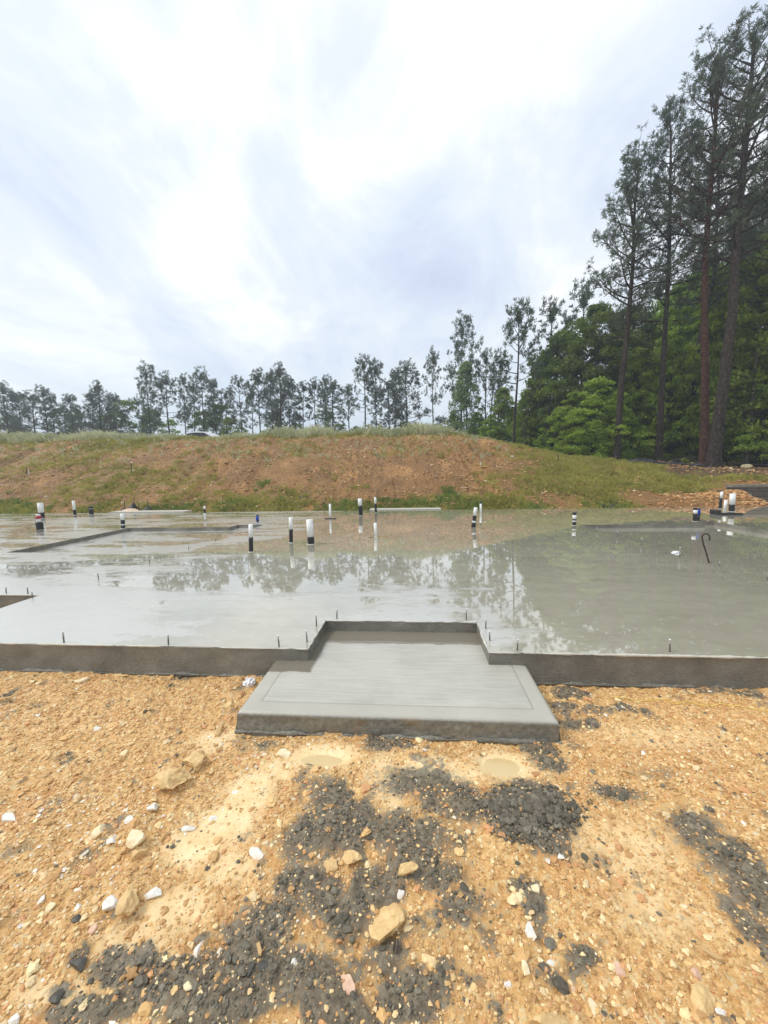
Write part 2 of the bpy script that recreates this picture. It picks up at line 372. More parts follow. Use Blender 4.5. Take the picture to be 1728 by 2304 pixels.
# ------------------------------------------------------------------ terrain
SL = 0.235; YF = 2.83; YB = 13.5
HX = [-300, -40, -28, -12, -2, 2.5, 4.3, 6.5, 9.1, 12, 15, 18, 30, 300]
HZ = [4.4, 4.25, 4.16, 4.08, 3.97, 4.0, 3.58, 3.05, 2.36, 2.08, 1.82, 1.62, 1.5, 1.5]
PZ = []        # (x, y, rx, ry, amount) for the painted masks, from where each patch lies on the ground
def patches(lst):
    r = []
    for px, py, rx, ry, a in lst:
        c = at(px, py, z=0); ex = at(px+rx, py, z=0); ey = at(px, py-ry, z=0); r.append((c[0], c[1], abs(ex[0]-c[0]), abs(ey[1]-c[1]), a))
    return r
DARK = patches([(729,1798,60,50,.8),(693,1881,78,62,1),(781,1871,85,55,1),(690,1985,110,52,.95),(599,2069,85,62,1),(555,2121,95,62,1),(640,2199,170,75,1),
 (286,2173,80,38,.8),(330,2225,90,40,.85),(250,2275,140,50,.95),(469,2251,175,72,1),(729,2277,170,62,1),(620,2270,150,60,1),(906,1902,85,60,1),(942,1772,95,42,.85),(1203,1834,88,62,1.2),(1120,1825,50,40,.95),(840,1990,60,50,.9),(760,2050,90,60,.9),(860,2140,90,60,.85),(420,2200,110,50,.9),(180,2290,120,40,.9),(520,2180,120,70,1),(1180,1800,95,45,.9),
 (994,1892,60,45,.75),(1020,1808,70,45,.85),(984,1965,70,42,.85),(860,1960,60,40,.8),(1046,2043,65,50,.62),(916,2225,90,80,.9),(994,2199,60,60,.75),(1197,2043,34,60,.65),(1317,2168,50,42,.75),
 (1250,2200,70,30,.6),(1562,1871,65,50,.75),(1645,1939,75,52,.9),(1708,2000,50,80,.9),(1722,2110,40,90,.8),(1223,1694,32,38,1),(895,1668,45,18,.9),(860,1680,36,22,.9),(700,1706,20,12,.8),
 (1290,1560,50,14,.8),(1340,1600,50,16,.8),(1400,1596,60,16,.7),(1290,1626,26,16,.9),(1335,1630,20,12,.9),(1260,1585,30,16,.8),(1600,1553,60,8,.8),(1680,1560,40,9,.7),(400,1525,40,8,.4),(160,1514,80,5,.5),
 (10,1570,16,24,.7),(130,1800,40,18,.55),(170,2163,35,22,.8),(135,2233,35,22,.8),(560,1665,60,10,.5),(775,1650,110,9,.65),(1060,1660,120,8,.5),(540,1545,30,16,.5),(1470,1740,60,20,.5),(1400,1790,70,24,.5),(1340,1940,50,30,.4),(960,2100,80,40,.5),(800,2150,60,30,.6)])
SILT = patches([(560,1780,70,60,1),(500,1850,90,60,1),(440,1900,80,50,1),(395,2040,90,55,.8),(300,2120,100,50,.7),(520,1950,70,40,.7),(330,2060,60,40,.6),(120,2240,90,40,.8),(860,1740,40,60,.7),
 (720,1705,95,34,1),(1130,1722,75,38,1),(985,1735,120,30,.9),(480,1665,60,30,.8),(1400,1900,130,70,.5),(1480,2050,120,70,.5),(880,1790,30,60,.6),(1500,1660,140,25,.5),(620,1730,60,30,.8)])
PUD = patches([(728,1708,72,19,1),(1128,1722,52,24,1)])
def field(lst, x, y, soft=.55):
    r = np.zeros_like(x)
    for cx, cy, rx, ry, a in lst:
        d = np.sqrt(((x-cx)/rx)**2 + ((y-cy)/ry)**2); r = np.maximum(r, a*(1-sstep(1-soft, 1+soft*.6, d)))
    return r
def dfield(x, y):
    wx = (fbm(x*5, y*5, 4, 201)-.5)*.14; wy = (fbm(x*5+9, y*5, 4, 202)-.5)*.14
    d = field(DARK, x+wx, y+wy, .8)
    return np.clip(d*1.15 + (fbm(x*7, y*7, 4, 203, .62)-.5)*1.2*sstep(.05, .5, d) + .5*sstep(.64, .74, fbm(x*8+4, y*8, 4, 205, .6)), 0, 1.1)
LUMPS = patches([(1195,1830,80,52,.05),(1240,1800,40,30,.02),(693,1890,80,60,.03),(781,1875,85,55,.03),(600,2100,110,80,.025),(470,2251,170,70,.02),(906,1905,80,60,.028),(690,1985,110,50,.022),(730,2260,150,60,.02),(400,1740,70,50,.035),(300,1890,60,40,.02),
  (1340,1605,80,22,.02),(1645,1950,90,70,.015),(1240,2290,70,40,.03),(291,2011,40,35,.02)])
def terrain(x, y):
    x = np.asarray(x, float); y = np.asarray(y, float)
    h = np.interp(x, HX, HZ)
    t = (y-14.0)/10.8
    tt = np.clip(t, 0, 1.15); s = np.where(tt < .82, tt*1.07, .8774+(1-np.exp(-(tt-.82)*6))*.13); s = np.clip(s, 0, 1)
    s = s*sstep(0, .08, tt)*.5 + s*.5; s = s*np.where(y < 15.85, 1-sstep(12.2, 13.1, x), 1)
    wl_ = sstep(12.9, 13.15, x); foot = .06 + .72*sstep(11.5, 13.2, x)*np.where(y > 15.8, sstep(15.8, 16.1, y)*wl_+(1-wl_)*sstep(15, 17, y), 0)
    z = foot + (h-foot)*s
    z = z - np.clip((y-26)*.09, 0, .25)*sstep(9, 4, x)
    z = z + sstep(30, 70, y)*-.8
    bump_ = sstep(14.1, 15, y)*((fbm(x*.9, y*.9, 4, 5)-.5)*.30 + (fbm(x*3.5, y*3.5, 3, 8, .65)-.5)*.22)
    gul = sstep(14.3, 16, y)*sstep(24.4, 21, y)*(-.17*sstep(.52, .72, fbm(x*1.7+.3*y, y*.10, 3, 21)) - .05*sstep(.5, .7, fbm(x*4+.5*y, y*.3, 2, 23)))
    # clay heap at the right back corner of the slab and by the wall
    heap = .34*np.exp(-((x-11.6)/.8)**2-((y-15.2)/.6)**2) + .22*np.exp(-((x-10.2)/1.0)**2-((y-15.0)/.55)**2)
    z = z + bump_ + gul + heap*(.7+.6*fbm(x*3, y*3, 3, 33))*sstep(13.6, 14.2, y)
    z = np.where(y < 14, np.where(y > YF+.3, -.05, z*0+.0), z)
    nr = 1-sstep(2.6, 4.5, y)
    lump = np.zeros_like(x)
    for cx, cy, rx, ry, a in LUMPS: lump = lump + a*np.exp(-1.6*(((x-cx)/rx)**2 + ((y-cy)/ry)**2))
    f = (fbm(x*2.1, y*2.1, 3, 2)-.5)*.05 + lump
    return z + f*np.where(y < YF+.3, 1, 0)
def near_detail(x, y, dark, silt):
    rg = np.abs(fbm(x*14, y*14, 3, 40)-.5)*2
    rough = (fbm(x*9, y*9, 4, 11, .62)-.5)*.040 + (fbm(x*40, y*40, 3, 12, .7)-.5)*.018
    cl = (1-rg)*.012
    return rough*(1-.72*silt) + dark*(cl + (fbm(x*32, y*32, 3, 14, .7)-.5)*.014)
def grid_axis(segs):
    r = [np.array([segs[0][0]])]
    for a, b, st in segs: n = max(1, int(round((b-a)/st))); r.append(np.linspace(a, b, n+1)[1:])
    return np.concatenate(r)
gx = grid_axis([(-340,-300,20),(-300,-60,20),(-60,-26,2),(-26,-3.6,.16),(-3.6,3.0,.0095),(3.0,24,.16),(24,60,2),(60,300,20),(300,340,20)])
gy = grid_axis([(-220,-60,40),(-60,-4,4),(-4,.7,.35),(.7,2.92,.0075),(2.92,13.6,.8),(13.6,26.5,.11),(26.5,60,1.2),(60,300,20),(300,340,20)])
GX, GY = np.meshgrid(gx, gy); gxf, gyf = GX.ravel(), GY.ravel()
inn = (gyf > .5) & (gyf < 2.95) & (np.abs(gxf) < 5)
dk = np.zeros(len(gxf)); st_ = np.zeros(len(gxf))
dk[inn] = dfield(gxf[inn], gyf[inn]); st_[inn] = field(SILT, gxf[inn], gyf[inn])
gz = terrain(gxf, gyf)
gz[inn] += near_detail(gxf[inn], gyf[inn], np.clip(dk[inn], 0, 1), st_[inn])
pu = np.zeros(len(gxf)); pu[inn] = field(PUD, gxf[inn], gyf[inn], .5); gz = gz - pu*.014 - pu*np.clip(gz, -.05, .05)*.8
bk = sstep(13.7, 14.3, gyf)
gr = np.zeros(len(gxf)); q = gyf > 13
def soil_at(x, y): return sstep(11.6, 13.8, x+(fbm(x*.8, y*.8, 3, 66)-.5)*3)*sstep(15.8, 18.5, y+(x-14)*.25)
def green_at(x, y):
    base = .42 + .9*(fbm(x*.28+3, y*.4, 4, 50)-.5)
    base = base + .28*sstep(16.3, 14.5, y)*sstep(.36, .56, fbm(x*.8, y*.3, 3, 52))
    base = base + .28*sstep(4, 10, x) + .1*sstep(-14, -20, x) - .34*np.exp(-((x+1)/5.0)**2-((y-17.5)/2.5)**2) - .3*np.exp(-((x+8.5)/2.5)**2-((y-18.5)/2)**2)
    base = base + .3*sstep(23.0, 25, y)
    base = base - .9*sstep(7.4, 9.2, x)*sstep(17.2, 15.6, y)
    return np.clip(base, 0, 1)
gr[q] = green_at(gxf[q], gyf[q])
wd = np.maximum(sstep(9.5, 12, gxf)*sstep(24.0, 25.5, gyf + .12*(gxf-12)), .85*soil_at(gxf, gyf)) + sstep(30, 34, gyf)*.6; wd = np.clip(wd*1.1, 0, 1)
nx, ny = len(gx), len(gy)
idx = np.arange(nx*ny).reshape(ny, nx)
fc = np.stack([idx[:-1, :-1], idx[:-1, 1:], idx[1:, 1:], idx[1:, :-1]], -1).reshape(-1, 4)
g = link('ground', npmesh('ground', np.stack([gxf, gyf, gz], 1), fc, True, {'mask': np.stack([dk, st_, gr], 1), 'mask2': np.stack([bk, wd, pu], 1)}), M['ground'])
tag(g, kind='structure')
def gzat(x, y): return float(terrain(np.array([x]), np.array([y]))[0])

# puddles
for i, (cx, cy, rx, ry, a) in enumerate(PUD):
    v = [(0, 0, 0)]; n = 40; rn = random.Random(i+3)
    for k in range(n):
        t = 2*PI*k/n; r = 1.15+.16*math.sin(3*t+i)+.09*math.sin(7*t+2*i); v.append((rx*r*math.cos(t), ry*r*math.sin(t), 0))
    me = bpy.data.meshes.new('puddle'); me.from_pydata(v, [], [(0, k+1, (k+1) % n+1) for k in range(n)])
    o = link('puddle', me, M['puddle']); o.location = (cx, cy, -.0105)
    tag(o, ['muddy orange rainwater puddle in front of the left half of the porch step', 'muddy greenish rainwater puddle in front of the right half of the porch step'][i], 'puddle', kind='structure')

# ------------------------------------------------------------------ slab
slab = empty('foundation_slab', (0, 0, 0), 'large rain-wet concrete house foundation slab with stepped recesses', 'foundation')
NXL, NXR, NYB = -.835, .55, 3.41
SX0, SX1 = -19.0, 14.6
xs = sorted({SX0, -7.5, -4.75, -4.36, -4.02, NXL, NXR, 4.03, 6.8, 7.32, SX1}); ys = sorted({YF, 3.2, NYB, 4.06, 4.3, 6.44, 9.55, 10.0, YB})
DROP = SL-.085
def level(x, y):
    if NXL < x < NXR and y < NYB: return None
    if x < -4.36 and 3.2 < y < 4.06: return None
    if -7.5 < x < -4.02 and 6.44 < y < 9.55: return DROP
    if -4.75 < x < -4.02 and 9.5 < y < 10.0: return DROP
    if 4.03 < x < 7.32 and 4.3 < y < 9.55: return DROP
    if 6.8 < x < 7.32 and 9.5 < y < 10.0: return DROP
    return SL
top = MB(); rs = random.Random(5)
for i in range(len(xs)-1):
    for j in range(len(ys)-1):
        z = level((xs[i]+xs[i+1])/2, (ys[j]+ys[j+1])/2)
        if z is None: continue
        top.add([(xs[i], ys[j], z), (xs[i+1], ys[j], z), (xs[i+1], ys[j+1], z), (xs[i], ys[j+1], z)], [(0, 1, 2, 3)])
tp = top.build('slab_top', M['slab_top'], slab)
def rough_wall(a, b, z0, z1, nrm, step=.02, amp=.006, seed=0, near=True):
    """subdivided vertical face from a to b (xy) with raw, slightly uneven surface"""
    a = np.array(a, float); b = np.array(b, float); L = np.linalg.norm(b-a); n = max(2, int(L/step)); mz = max(2, int((z1-z0)/step))
    u = np.linspace(0, 1, n+1); w = np.linspace(0, 1, mz+1); U, Wz = np.meshgrid(u, w); U = U.ravel(); Wz = Wz.ravel()
    s = U*L; zz = z0+(z1-z0)*Wz
    d = ((fbm(s*5+seed*7, zz*9, 4, 60+seed)-.5)*2 + .8*(fbm(s*22, zz*30+seed, 3, 61)-.5))*amp
    d = d*np.minimum(1, (1-Wz)*4+.25) + amp*1.5*(1-Wz)**3*fbm(s*6, zz*0, 3, 62)*2
    P = a[None]+(b-a)[None]*U[:, None]+np.array(nrm)[None]*d[:, None]
    idx = np.arange((n+1)*(mz+1)).reshape(mz+1, n+1)
    f = np.stack([idx[:-1, :-1], idx[:-1, 1:], idx[1:, 1:], idx[1:, :-1]], -1).reshape(-1, 4)
    if nrm[0]*(b-a)[1]-nrm[1]*(b-a)[0] < 0: f = f[:, ::-1]
    return np.column_stack([P, zz]), f
VV = []; FF = []; off = 0
def addw(*a, **k):
    global off
    v, f = rough_wall(*a, **k); VV.append(v); FF.append(f+off); off += len(v)
G0 = -.06
addw((-5.0, YF), (NXL, YF), G0, SL, (0, -1), seed=1); addw((SX0, YF), (-5.0, YF), G0, SL, (0, -1), step=.15)
addw((NXR, YF), (4.5, YF), G0, SL, (0, -1), seed=2); addw((4.5, YF), (SX1, YF), G0, SL, (0, -1), step=.15)
addw((NXL, YF), (NXL, NYB), G0, SL, (1, 0), seed=3); addw((NXR, YF), (NXR, NYB), G0, SL, (-1, 0), seed=4)
addw((NXL, NYB), (NXR, NYB), G0, SL, (0, -1), seed=5)
addw((SX0, 4.06), (-4.36, 4.06), G0, SL, (0, -1), step=.03, seed=6); addw((-4.36, 3.2), (-4.36, 4.06), G0, SL, (-1, 0), step=.05); addw((SX0, 3.2), (-4.36, 3.2), G0, SL, (0, 1), step=.1)
for (a, b, nn) in (((-7.5, 6.44), (-7.5, 9.55), (1, 0)), ((-7.5, 9.55), (-4.75, 9.55), (0, -1)), ((-4.75, 9.55), (-4.75, 10.0), (1, 0)), ((-4.75, 10.0), (-4.02, 10.0), (0, -1)),
                   ((-4.02, 6.44), (-4.02, 10.0), (-1, 0)), ((-7.5, 6.44), (-4.02, 6.44), (0, 1)), ((4.03, 4.3), (4.03, 9.55), (1, 0)), ((4.03, 9.55), (6.8, 9.55), (0, -1)),
                   ((6.8, 9.55), (6.8, 10.0), (1, 0)), ((6.8, 10.0), (7.32, 10.0), (0, -1)), ((7.32, 4.3), (7.32, 10.0), (-1, 0)), ((4.03, 4.3), (7.32, 4.3), (0, 1)),
                   ):
    addw(a, b, DROP-.01, SL, nn, step=.03, amp=.004)
addw((SX0, YB), (SX1, YB), G0, SL, (0, 1), step=.2); addw((SX0, YF), (SX0, YB), G0, SL, (-1, 0), step=.3); addw((SX1, YF), (SX1, YB), G0, SL, (1, 0), step=.3)
link('slab_side', npmesh('slab_side', np.concatenate(VV), np.concatenate(FF), True), M['slab_side'], slab)
# ragged trowelled lip along the exposed edges
M['lip'] = simple('cement_lip', (.56, .54, .46), .5, .25, 40, .5)
def lip(a, b, seed, r=.012, z=SL, name='edge_lip'):
    a = Vector((*a, z-.003)); b = Vector((*b, z-.003)); L = (b-a).length; n = int(L/.012); m = MB(); pts = []; rr = []; mt_ = M['lip'] if r > .006 else M['slab_side']
    s = np.linspace(0, L, n+1); k = fbm(s*7+seed*31, s*0+seed, 4, 70+seed, .6); k2 = fbm(s*16+seed*31, s*0+seed+9, 3, 71, .6)
    for i in range(n+1):
        pts.append(a.lerp(b, i/n) + Vector(((k2[i]-.5)*.006, (k2[i]-.5)*.008, (k[i]-.55)*.006))); rr.append(max(.0015, r*(k[i]*1.9-.45)))
    m.tube(pts, rr, 6); return m.build(name, mt_, slab, True)
lip((-4.6, YF), (NXL, YF), 1); lip((NXR, YF), (4.2, YF), 2); lip((NXL, YF), (NXL, NYB), 3, .012); lip((NXL, NYB), (NXR, NYB), 4, .015); lip((NXR, NYB), (NXR, YF), 5, .012)
lip((-7.5, 6.44), (-7.5, 9.55), 6, .005); lip((-7.5, 9.55), (-4.75, 9.55), 7, .005); lip((4.03, 9.55), (6.8, 9.55), 8, .005); lip((7.32, 10), (7.32, 6.0), 9, .005); lip((-8, 4.06), (-4.36, 4.06), 10, .012)

# ------------------------------------------------------------------ porch step
PX0, PX1, PY0, PZT = -1.11, .832, 2.178, .137
def porch():
    rad = .028
    xa = np.unique(np.concatenate([PX0+rad*(1-np.cos(np.linspace(0, PI/2, 6))), np.linspace(PX0+rad, PX1-rad, 120), PX1-rad*(1-np.cos(np.linspace(0, PI/2, 6)))]))
    ya = np.unique(np.concatenate([PY0+rad*(1-np.cos(np.linspace(0, PI/2, 6))), np.linspace(PY0+rad, NYB+.004, 80)]))
    X, Y = np.meshgrid(xa, ya)
    def rd(d): d = np.clip(d, 0, rad); return rad-np.sqrt(np.maximum(0, rad**2-(rad-d)**2))
    dx = np.minimum(X-PX0, PX1-X); dy = Y-PY0
    Z = PZT - np.maximum(rd(dx), rd(dy)) + (fbm(X*3, Y*3, 3, 80)-.5)*.004
    bd = np.minimum(dx, dy)                       # groove left by the edging tool
    Z = Z - .006*np.exp(-((bd-.115)/.007)**2) - .002*sstep(.115, .0, bd)
    v = np.stack([X.ravel(), Y.ravel(), Z.ravel()], 1); ny, nx = X.shape; idx = np.arange(nx*ny).reshape(ny, nx)
    f = [idx[:-1, :-1], idx[:-1, 1:], idx[1:, 1:], idx[1:, :-1]]; f = np.stack(f, -1).reshape(-1, 4)
    xc = (X[:-1, :-1]+X[1:, 1:]).ravel()/2; yc = (Y[:-1, :-1]+Y[1:, 1:]).ravel()/2
    f = f[(yc < YF+.003) | ((xc > NXL-.003) & (xc < NXR+.003))]
    vs = [v]; fs = [f]; o = len(v)
    for a, b, nn, sd in (((PX0, PY0), (PX1, PY0), (0, -1), 3), ((PX0, PY0), (PX0, YF), (-1, 0), 4), ((PX1, PY0), (PX1, YF), (1, 0), 5)):
        w, g2 = rough_wall(a, b, G0, PZT-rad, nn, step=.010, amp=.011, seed=sd); vs.append(w); fs.append(g2+o); o += len(w)
    return npmesh('porch_step', np.concatenate(vs), np.concatenate(fs), True)
po = link('porch_step', porch(), M['porch']); tag(po, 'low grey trowelled concrete entry step poured against the slab', 'step')

def squeeze(a, b, z, r, seed, par):
    a = Vector((*a, z)); b = Vector((*b, z)); n = int((b-a).length/.012); m = MB(); s = np.linspace(0, (b-a).length, n+1); k = fbm(s*9+seed, s*0, 4, 310, .6); k2 = fbm(s*20+seed, s*0, 3, 311)
    m.tube([a.lerp(b, i/n)+Vector((0, -(k2[i]-.5)*.012, (k[i]-.5)*.012)) for i in range(n+1)], [max(.002, r*(k[i]*2.2-.5)) for i in range(n+1)], 6); return m.build('cement_squeeze', M['slab_side'], par, True)
squeeze((PX0-.01, PY0-.008), (PX1+.01, PY0-.008), .008, .02, 3, po); squeeze((-4.5, YF-.008), (PX0-.02, YF-.008), .004, .018, 5, slab); squeeze((PX1+.02, YF-.008), (4.2, YF-.008), .004, .018, 9, slab)
# ------------------------------------------------------------------ stones
def ico(sub=1):
    import bmesh
    b = bmesh.new(); bmesh.ops.create_icosphere(b, subdivisions=sub, radius=1); v = np.array([q.co[:] for q in b.verts]); f = np.array([[q.index for q in p.verts] for p in b.faces]); b.free(); return v, f
I0, I1, I2 = ico(1), ico(2), ico(3)
def rot_rand(R, n):
    q = R.normal(size=(n, 4)); q /= np.linalg.norm(q, axis=1)[:, None]; w, x, y, z = q.T
    return np.stack([1-2*(y*y+z*z), 2*(x*y-z*w), 2*(x*z+y*w), 2*(x*y+z*w), 1-2*(x*x+z*z), 2*(y*z-x*w), 2*(x*z-y*w), 2*(y*z+x*w), 1-2*(x*x+y*y)], 1).reshape(n, 3, 3)
def scatter(R, P, size, base, tint, flat=.6, jag=.35, sink=.3, tilt=True):
    v0, f0 = base; n = len(P); k = len(v0)
    sh = 1+R.uniform(-jag, jag, size=(n, k)); V = v0[None]*sh[:, :, None]
    V = np.einsum('nij,nkj->nki', rot_rand(R, n), V)
    V = V*np.stack([R.uniform(.8, 1.35, n), R.uniform(.7, 1.1, n), R.uniform(flat*.7, flat*1.2, n)], 1)[:, None, :]
    a = R.uniform(0, 2*PI, n); c, s = np.cos(a), np.sin(a)
    X = V[..., 0]*c[:, None]-V[..., 1]*s[:, None]; Y = V[..., 0]*s[:, None]+V[..., 1]*c[:, None]; V = np.stack([X, Y, V[..., 2]], -1)
    V = V*size[:, None, None] + P[:, None, :]; V[..., 2] += (size*flat*(1-2*sink)*.5)[:, None]
    Fi = f0[None]+(np.arange(n)*k)[:, None, None]
    return V.reshape(-1, 3), Fi.reshape(-1, f0.shape[1]), np.repeat(tint, k, axis=0)
R = np.random.default_rng(7)
def near_z(x, y):
    d = dfield(x, y); s = field(SILT, x, y); z = terrain(x, y)+near_detail(x, y, np.clip(d, 0, 1), s); p = field(PUD, x, y, .5)
    return z - p*.014 - p*np.clip(z, -.05, .05)*.8, d, s
def ray_pts(n, y0=1505, y1=2304, pw=1.0):
    """random spots on the open clay in front of the slab, even over the ground"""
    x = R.uniform(-3.7, 3.1, n*3); y = R.uniform(.72, 2.8, n*3)
    ok = ~((x > PX0-.01) & (x < PX1+.01) & (y > PY0-.02)) & (np.abs(x+.15) < .35+y*1.28)
    return x[ok][:n], y[ok][:n]
clays = np.array([[.66,.40,.15],[.78,.53,.23],[.52,.28,.10],[.88,.70,.39],[.58,.33,.125],[.72,.45,.185],[.86,.63,.32],[.62,.31,.13]]); whites = np.array([[.9,.87,.80],[.86,.78,.62],[.84,.72,.48]])
darks = np.array([[.13,.112,.077],[.165,.143,.10],[.09,.078,.054],[.225,.197,.14]])
parts = []
def bed(n, smin, smax, kind, base, flat, jag, power=2.2):
    x, y = ray_pts(n); z, d, s = near_z(x, y); cl = fbm(x*3, y*3, 3, 90)
    p = R.uniform(size=len(x))
    if kind == 'clay': keep = (p < (1-.85*s)*(1.15-.9*np.clip(d*1.2, 0, 1))*(.35+cl)); T = clays[R.integers(0, len(clays), len(x))]
    elif kind == 'white': keep = (p < (.12+.9*sstep(.48, .62, fbm(x*1.4+5, y*1.4, 3, 91)))*(1-.6*s)*(.4+.6*(x < -.4))*(1-.6*np.clip(d, 0, 1))); T = whites[R.integers(0, 3, len(x))]
    else: keep = p < np.clip(sstep(.35, 1.05, d+(fbm(x*9, y*9, 3, 92)-.5)*1.3)*.72 + .010, 0, 1); T = darks[R.integers(0, len(darks), len(x))]
    keep = keep & (field(PUD, x, y, .5) < .35)
    x, y, z, T = x[keep], y[keep], z[keep], T[keep]; n = len(x)
    sz = smin*(1-R.uniform(size=n)*(1-(smin/smax)**power))**(-1/power)
    T = np.clip(T*R.uniform(.8, 1.2, (n, 1)), 0, .95)
    return scatter(R, np.stack([x, y, z], 1), sz, base, T, flat, jag)
def merge(lst):
    V, Fs, T = [], [], []; o = 0
    for v, f, t in lst: V.append(v); Fs.append(f+o); T.append(t); o += len(v)
    return np.concatenate(V), np.concatenate(Fs), np.concatenate(T)
v, f, t = merge([bed(75000, .0025, .012, 'clay', I0, .55, .4, 2.0), bed(8000, .005, .026, 'clay', I1, .5, .34, 2.7), bed(8000, .003, .016, 'white', I0, .35, .45, 2.0)])
tag(link('gravel', npmesh('gravel', v, f, False, {'tint': t}), M['stone']), 'loose tan and white gravel strewn over the orange clay', 'gravel', kind='stuff')
v, f, t = merge([bed(52000, .003, .010, 'dark', I0, .7, .4, 1.8), bed(6500, .006, .02, 'dark', I1, .6, .3, 2.6)])
M['clod'] = m_stone('clod')
M['clod'].node_tree.nodes  # dark spill clods: same shader, duller stain
for n_ in M['clod'].node_tree.nodes:
    if n_.type == 'MIX': n_.inputs[7].default_value = (.135, .112, .072, 1)
tag(link('concrete_crumbs', npmesh('concrete_crumbs', v, f, False, {'tint': t}), M['clod']), 'dark grey crumbs of spilled wet concrete on the clay', 'rubble', kind='stuff')
# big slumped heap of spilled concrete
def mound():
    cx, cy, rx, ry, a = LUMPS[0]; out = []
    for n, s0, s1, base, jag, spread in ((210, .011, .024, I2, .17, .95), (800, .007, .015, I1, .28, 1.12), (1500, .0035, .009, I0, .4, 1.35)):
        r = R.uniform(size=n)**.6*spread; th = R.uniform(0, 2*PI, n); lob = 1+.22*np.sin(2*th+1)+.16*np.sin(3*th+.5)+.12*np.sin(7*th)
        x = cx+rx*r*lob*np.cos(th); y = cy+ry*r*lob*np.sin(th); z = near_z(x, y)[0]+R.uniform(-.012, .008, n)
        T = darks[R.integers(0, 4, n)]*R.uniform(.6, 1.1, (n, 1)); k = R.uniform(size=n) < (.10 if base is I0 else .02); T[k] = clays[R.integers(0, 8, k.sum())]
        out.append(scatter(R, np.stack([x, y, z], 1), R.uniform(s0, s1, n), base, T, .6, jag, .42))
    return merge(out)
v, f, t = mound()
tag(link('concrete_lump', npmesh('concrete_lump', v, f, False, {'tint': t}), M['clod']), 'low crumbling heap of dark spilled concrete on the clay right of centre', 'concrete heap')

def rock(px, py, w, h, m, label, nm='stone', seed=0, flat=.55, sub=I2, jag=.0):
    """single stone: w, h are its width and depth seen from above in photo pixels"""
    c = at(px, py+h*.3, z=.0); c = at(px, py+h*.3, z=float(near_z(np.array([c[0]]), np.array([c[1]]))[0][0]))
    sx = abs(at(px+w/2, py, z=0)[0]-at(px, py, z=0)[0]); dep = float(np.dot(c-CAM, FWD)); szv = h/2*dep/F*.88; sx *= .88
    rr = np.random.default_rng(seed*13+int(px)); v0, f0 = sub
    # chip the sphere with random planes for an angular block
    v = v0.copy()
    lum = m in (M['rock_tan'],)
    for k in range(7 if lum else 11):
        nrm = rr.normal(size=3); nrm /= np.linalg.norm(nrm); dd = rr.uniform(.32, .8); e = v@nrm-dd; v = v-np.outer(np.maximum(e, 0), nrm)
    q0 = v0*2.2+seed; nz = (fbm(q0[:,0]+q0[:,2]*.7, q0[:,1]-q0[:,2]*.6, 4, seed, .65)-.5); v = v*(1+nz[:, None]*(.75 if lum else .28)+rr.uniform(-.02, .02, (len(v), 1)))*1.12
    a = rr.uniform(-.5, .5); v = v*np.array([1, 1, 1])
    ysz = szv*1.15; zs = min(sx, ysz)*flat*1.1
    v = v*np.array([sx*1.12, ysz, zs]); ca, sa = math.cos(a*.5), math.sin(a*.5); v = np.stack([v[:, 0]*ca-v[:, 1]*sa, v[:, 0]*sa+v[:, 1]*ca, v[:, 2]], 1)
    me = npmesh(nm, v, f0, False); o = link(nm, me, m); o.location = (c[0], c[1], c[2]+zs*.12); o.rotation_euler = (rr.uniform(-.15, .15), rr.uniform(-.15, .15), 0)
    return tag(o, label, 'stone' if nm in ('stone', 'quartz_chip') else 'clod')
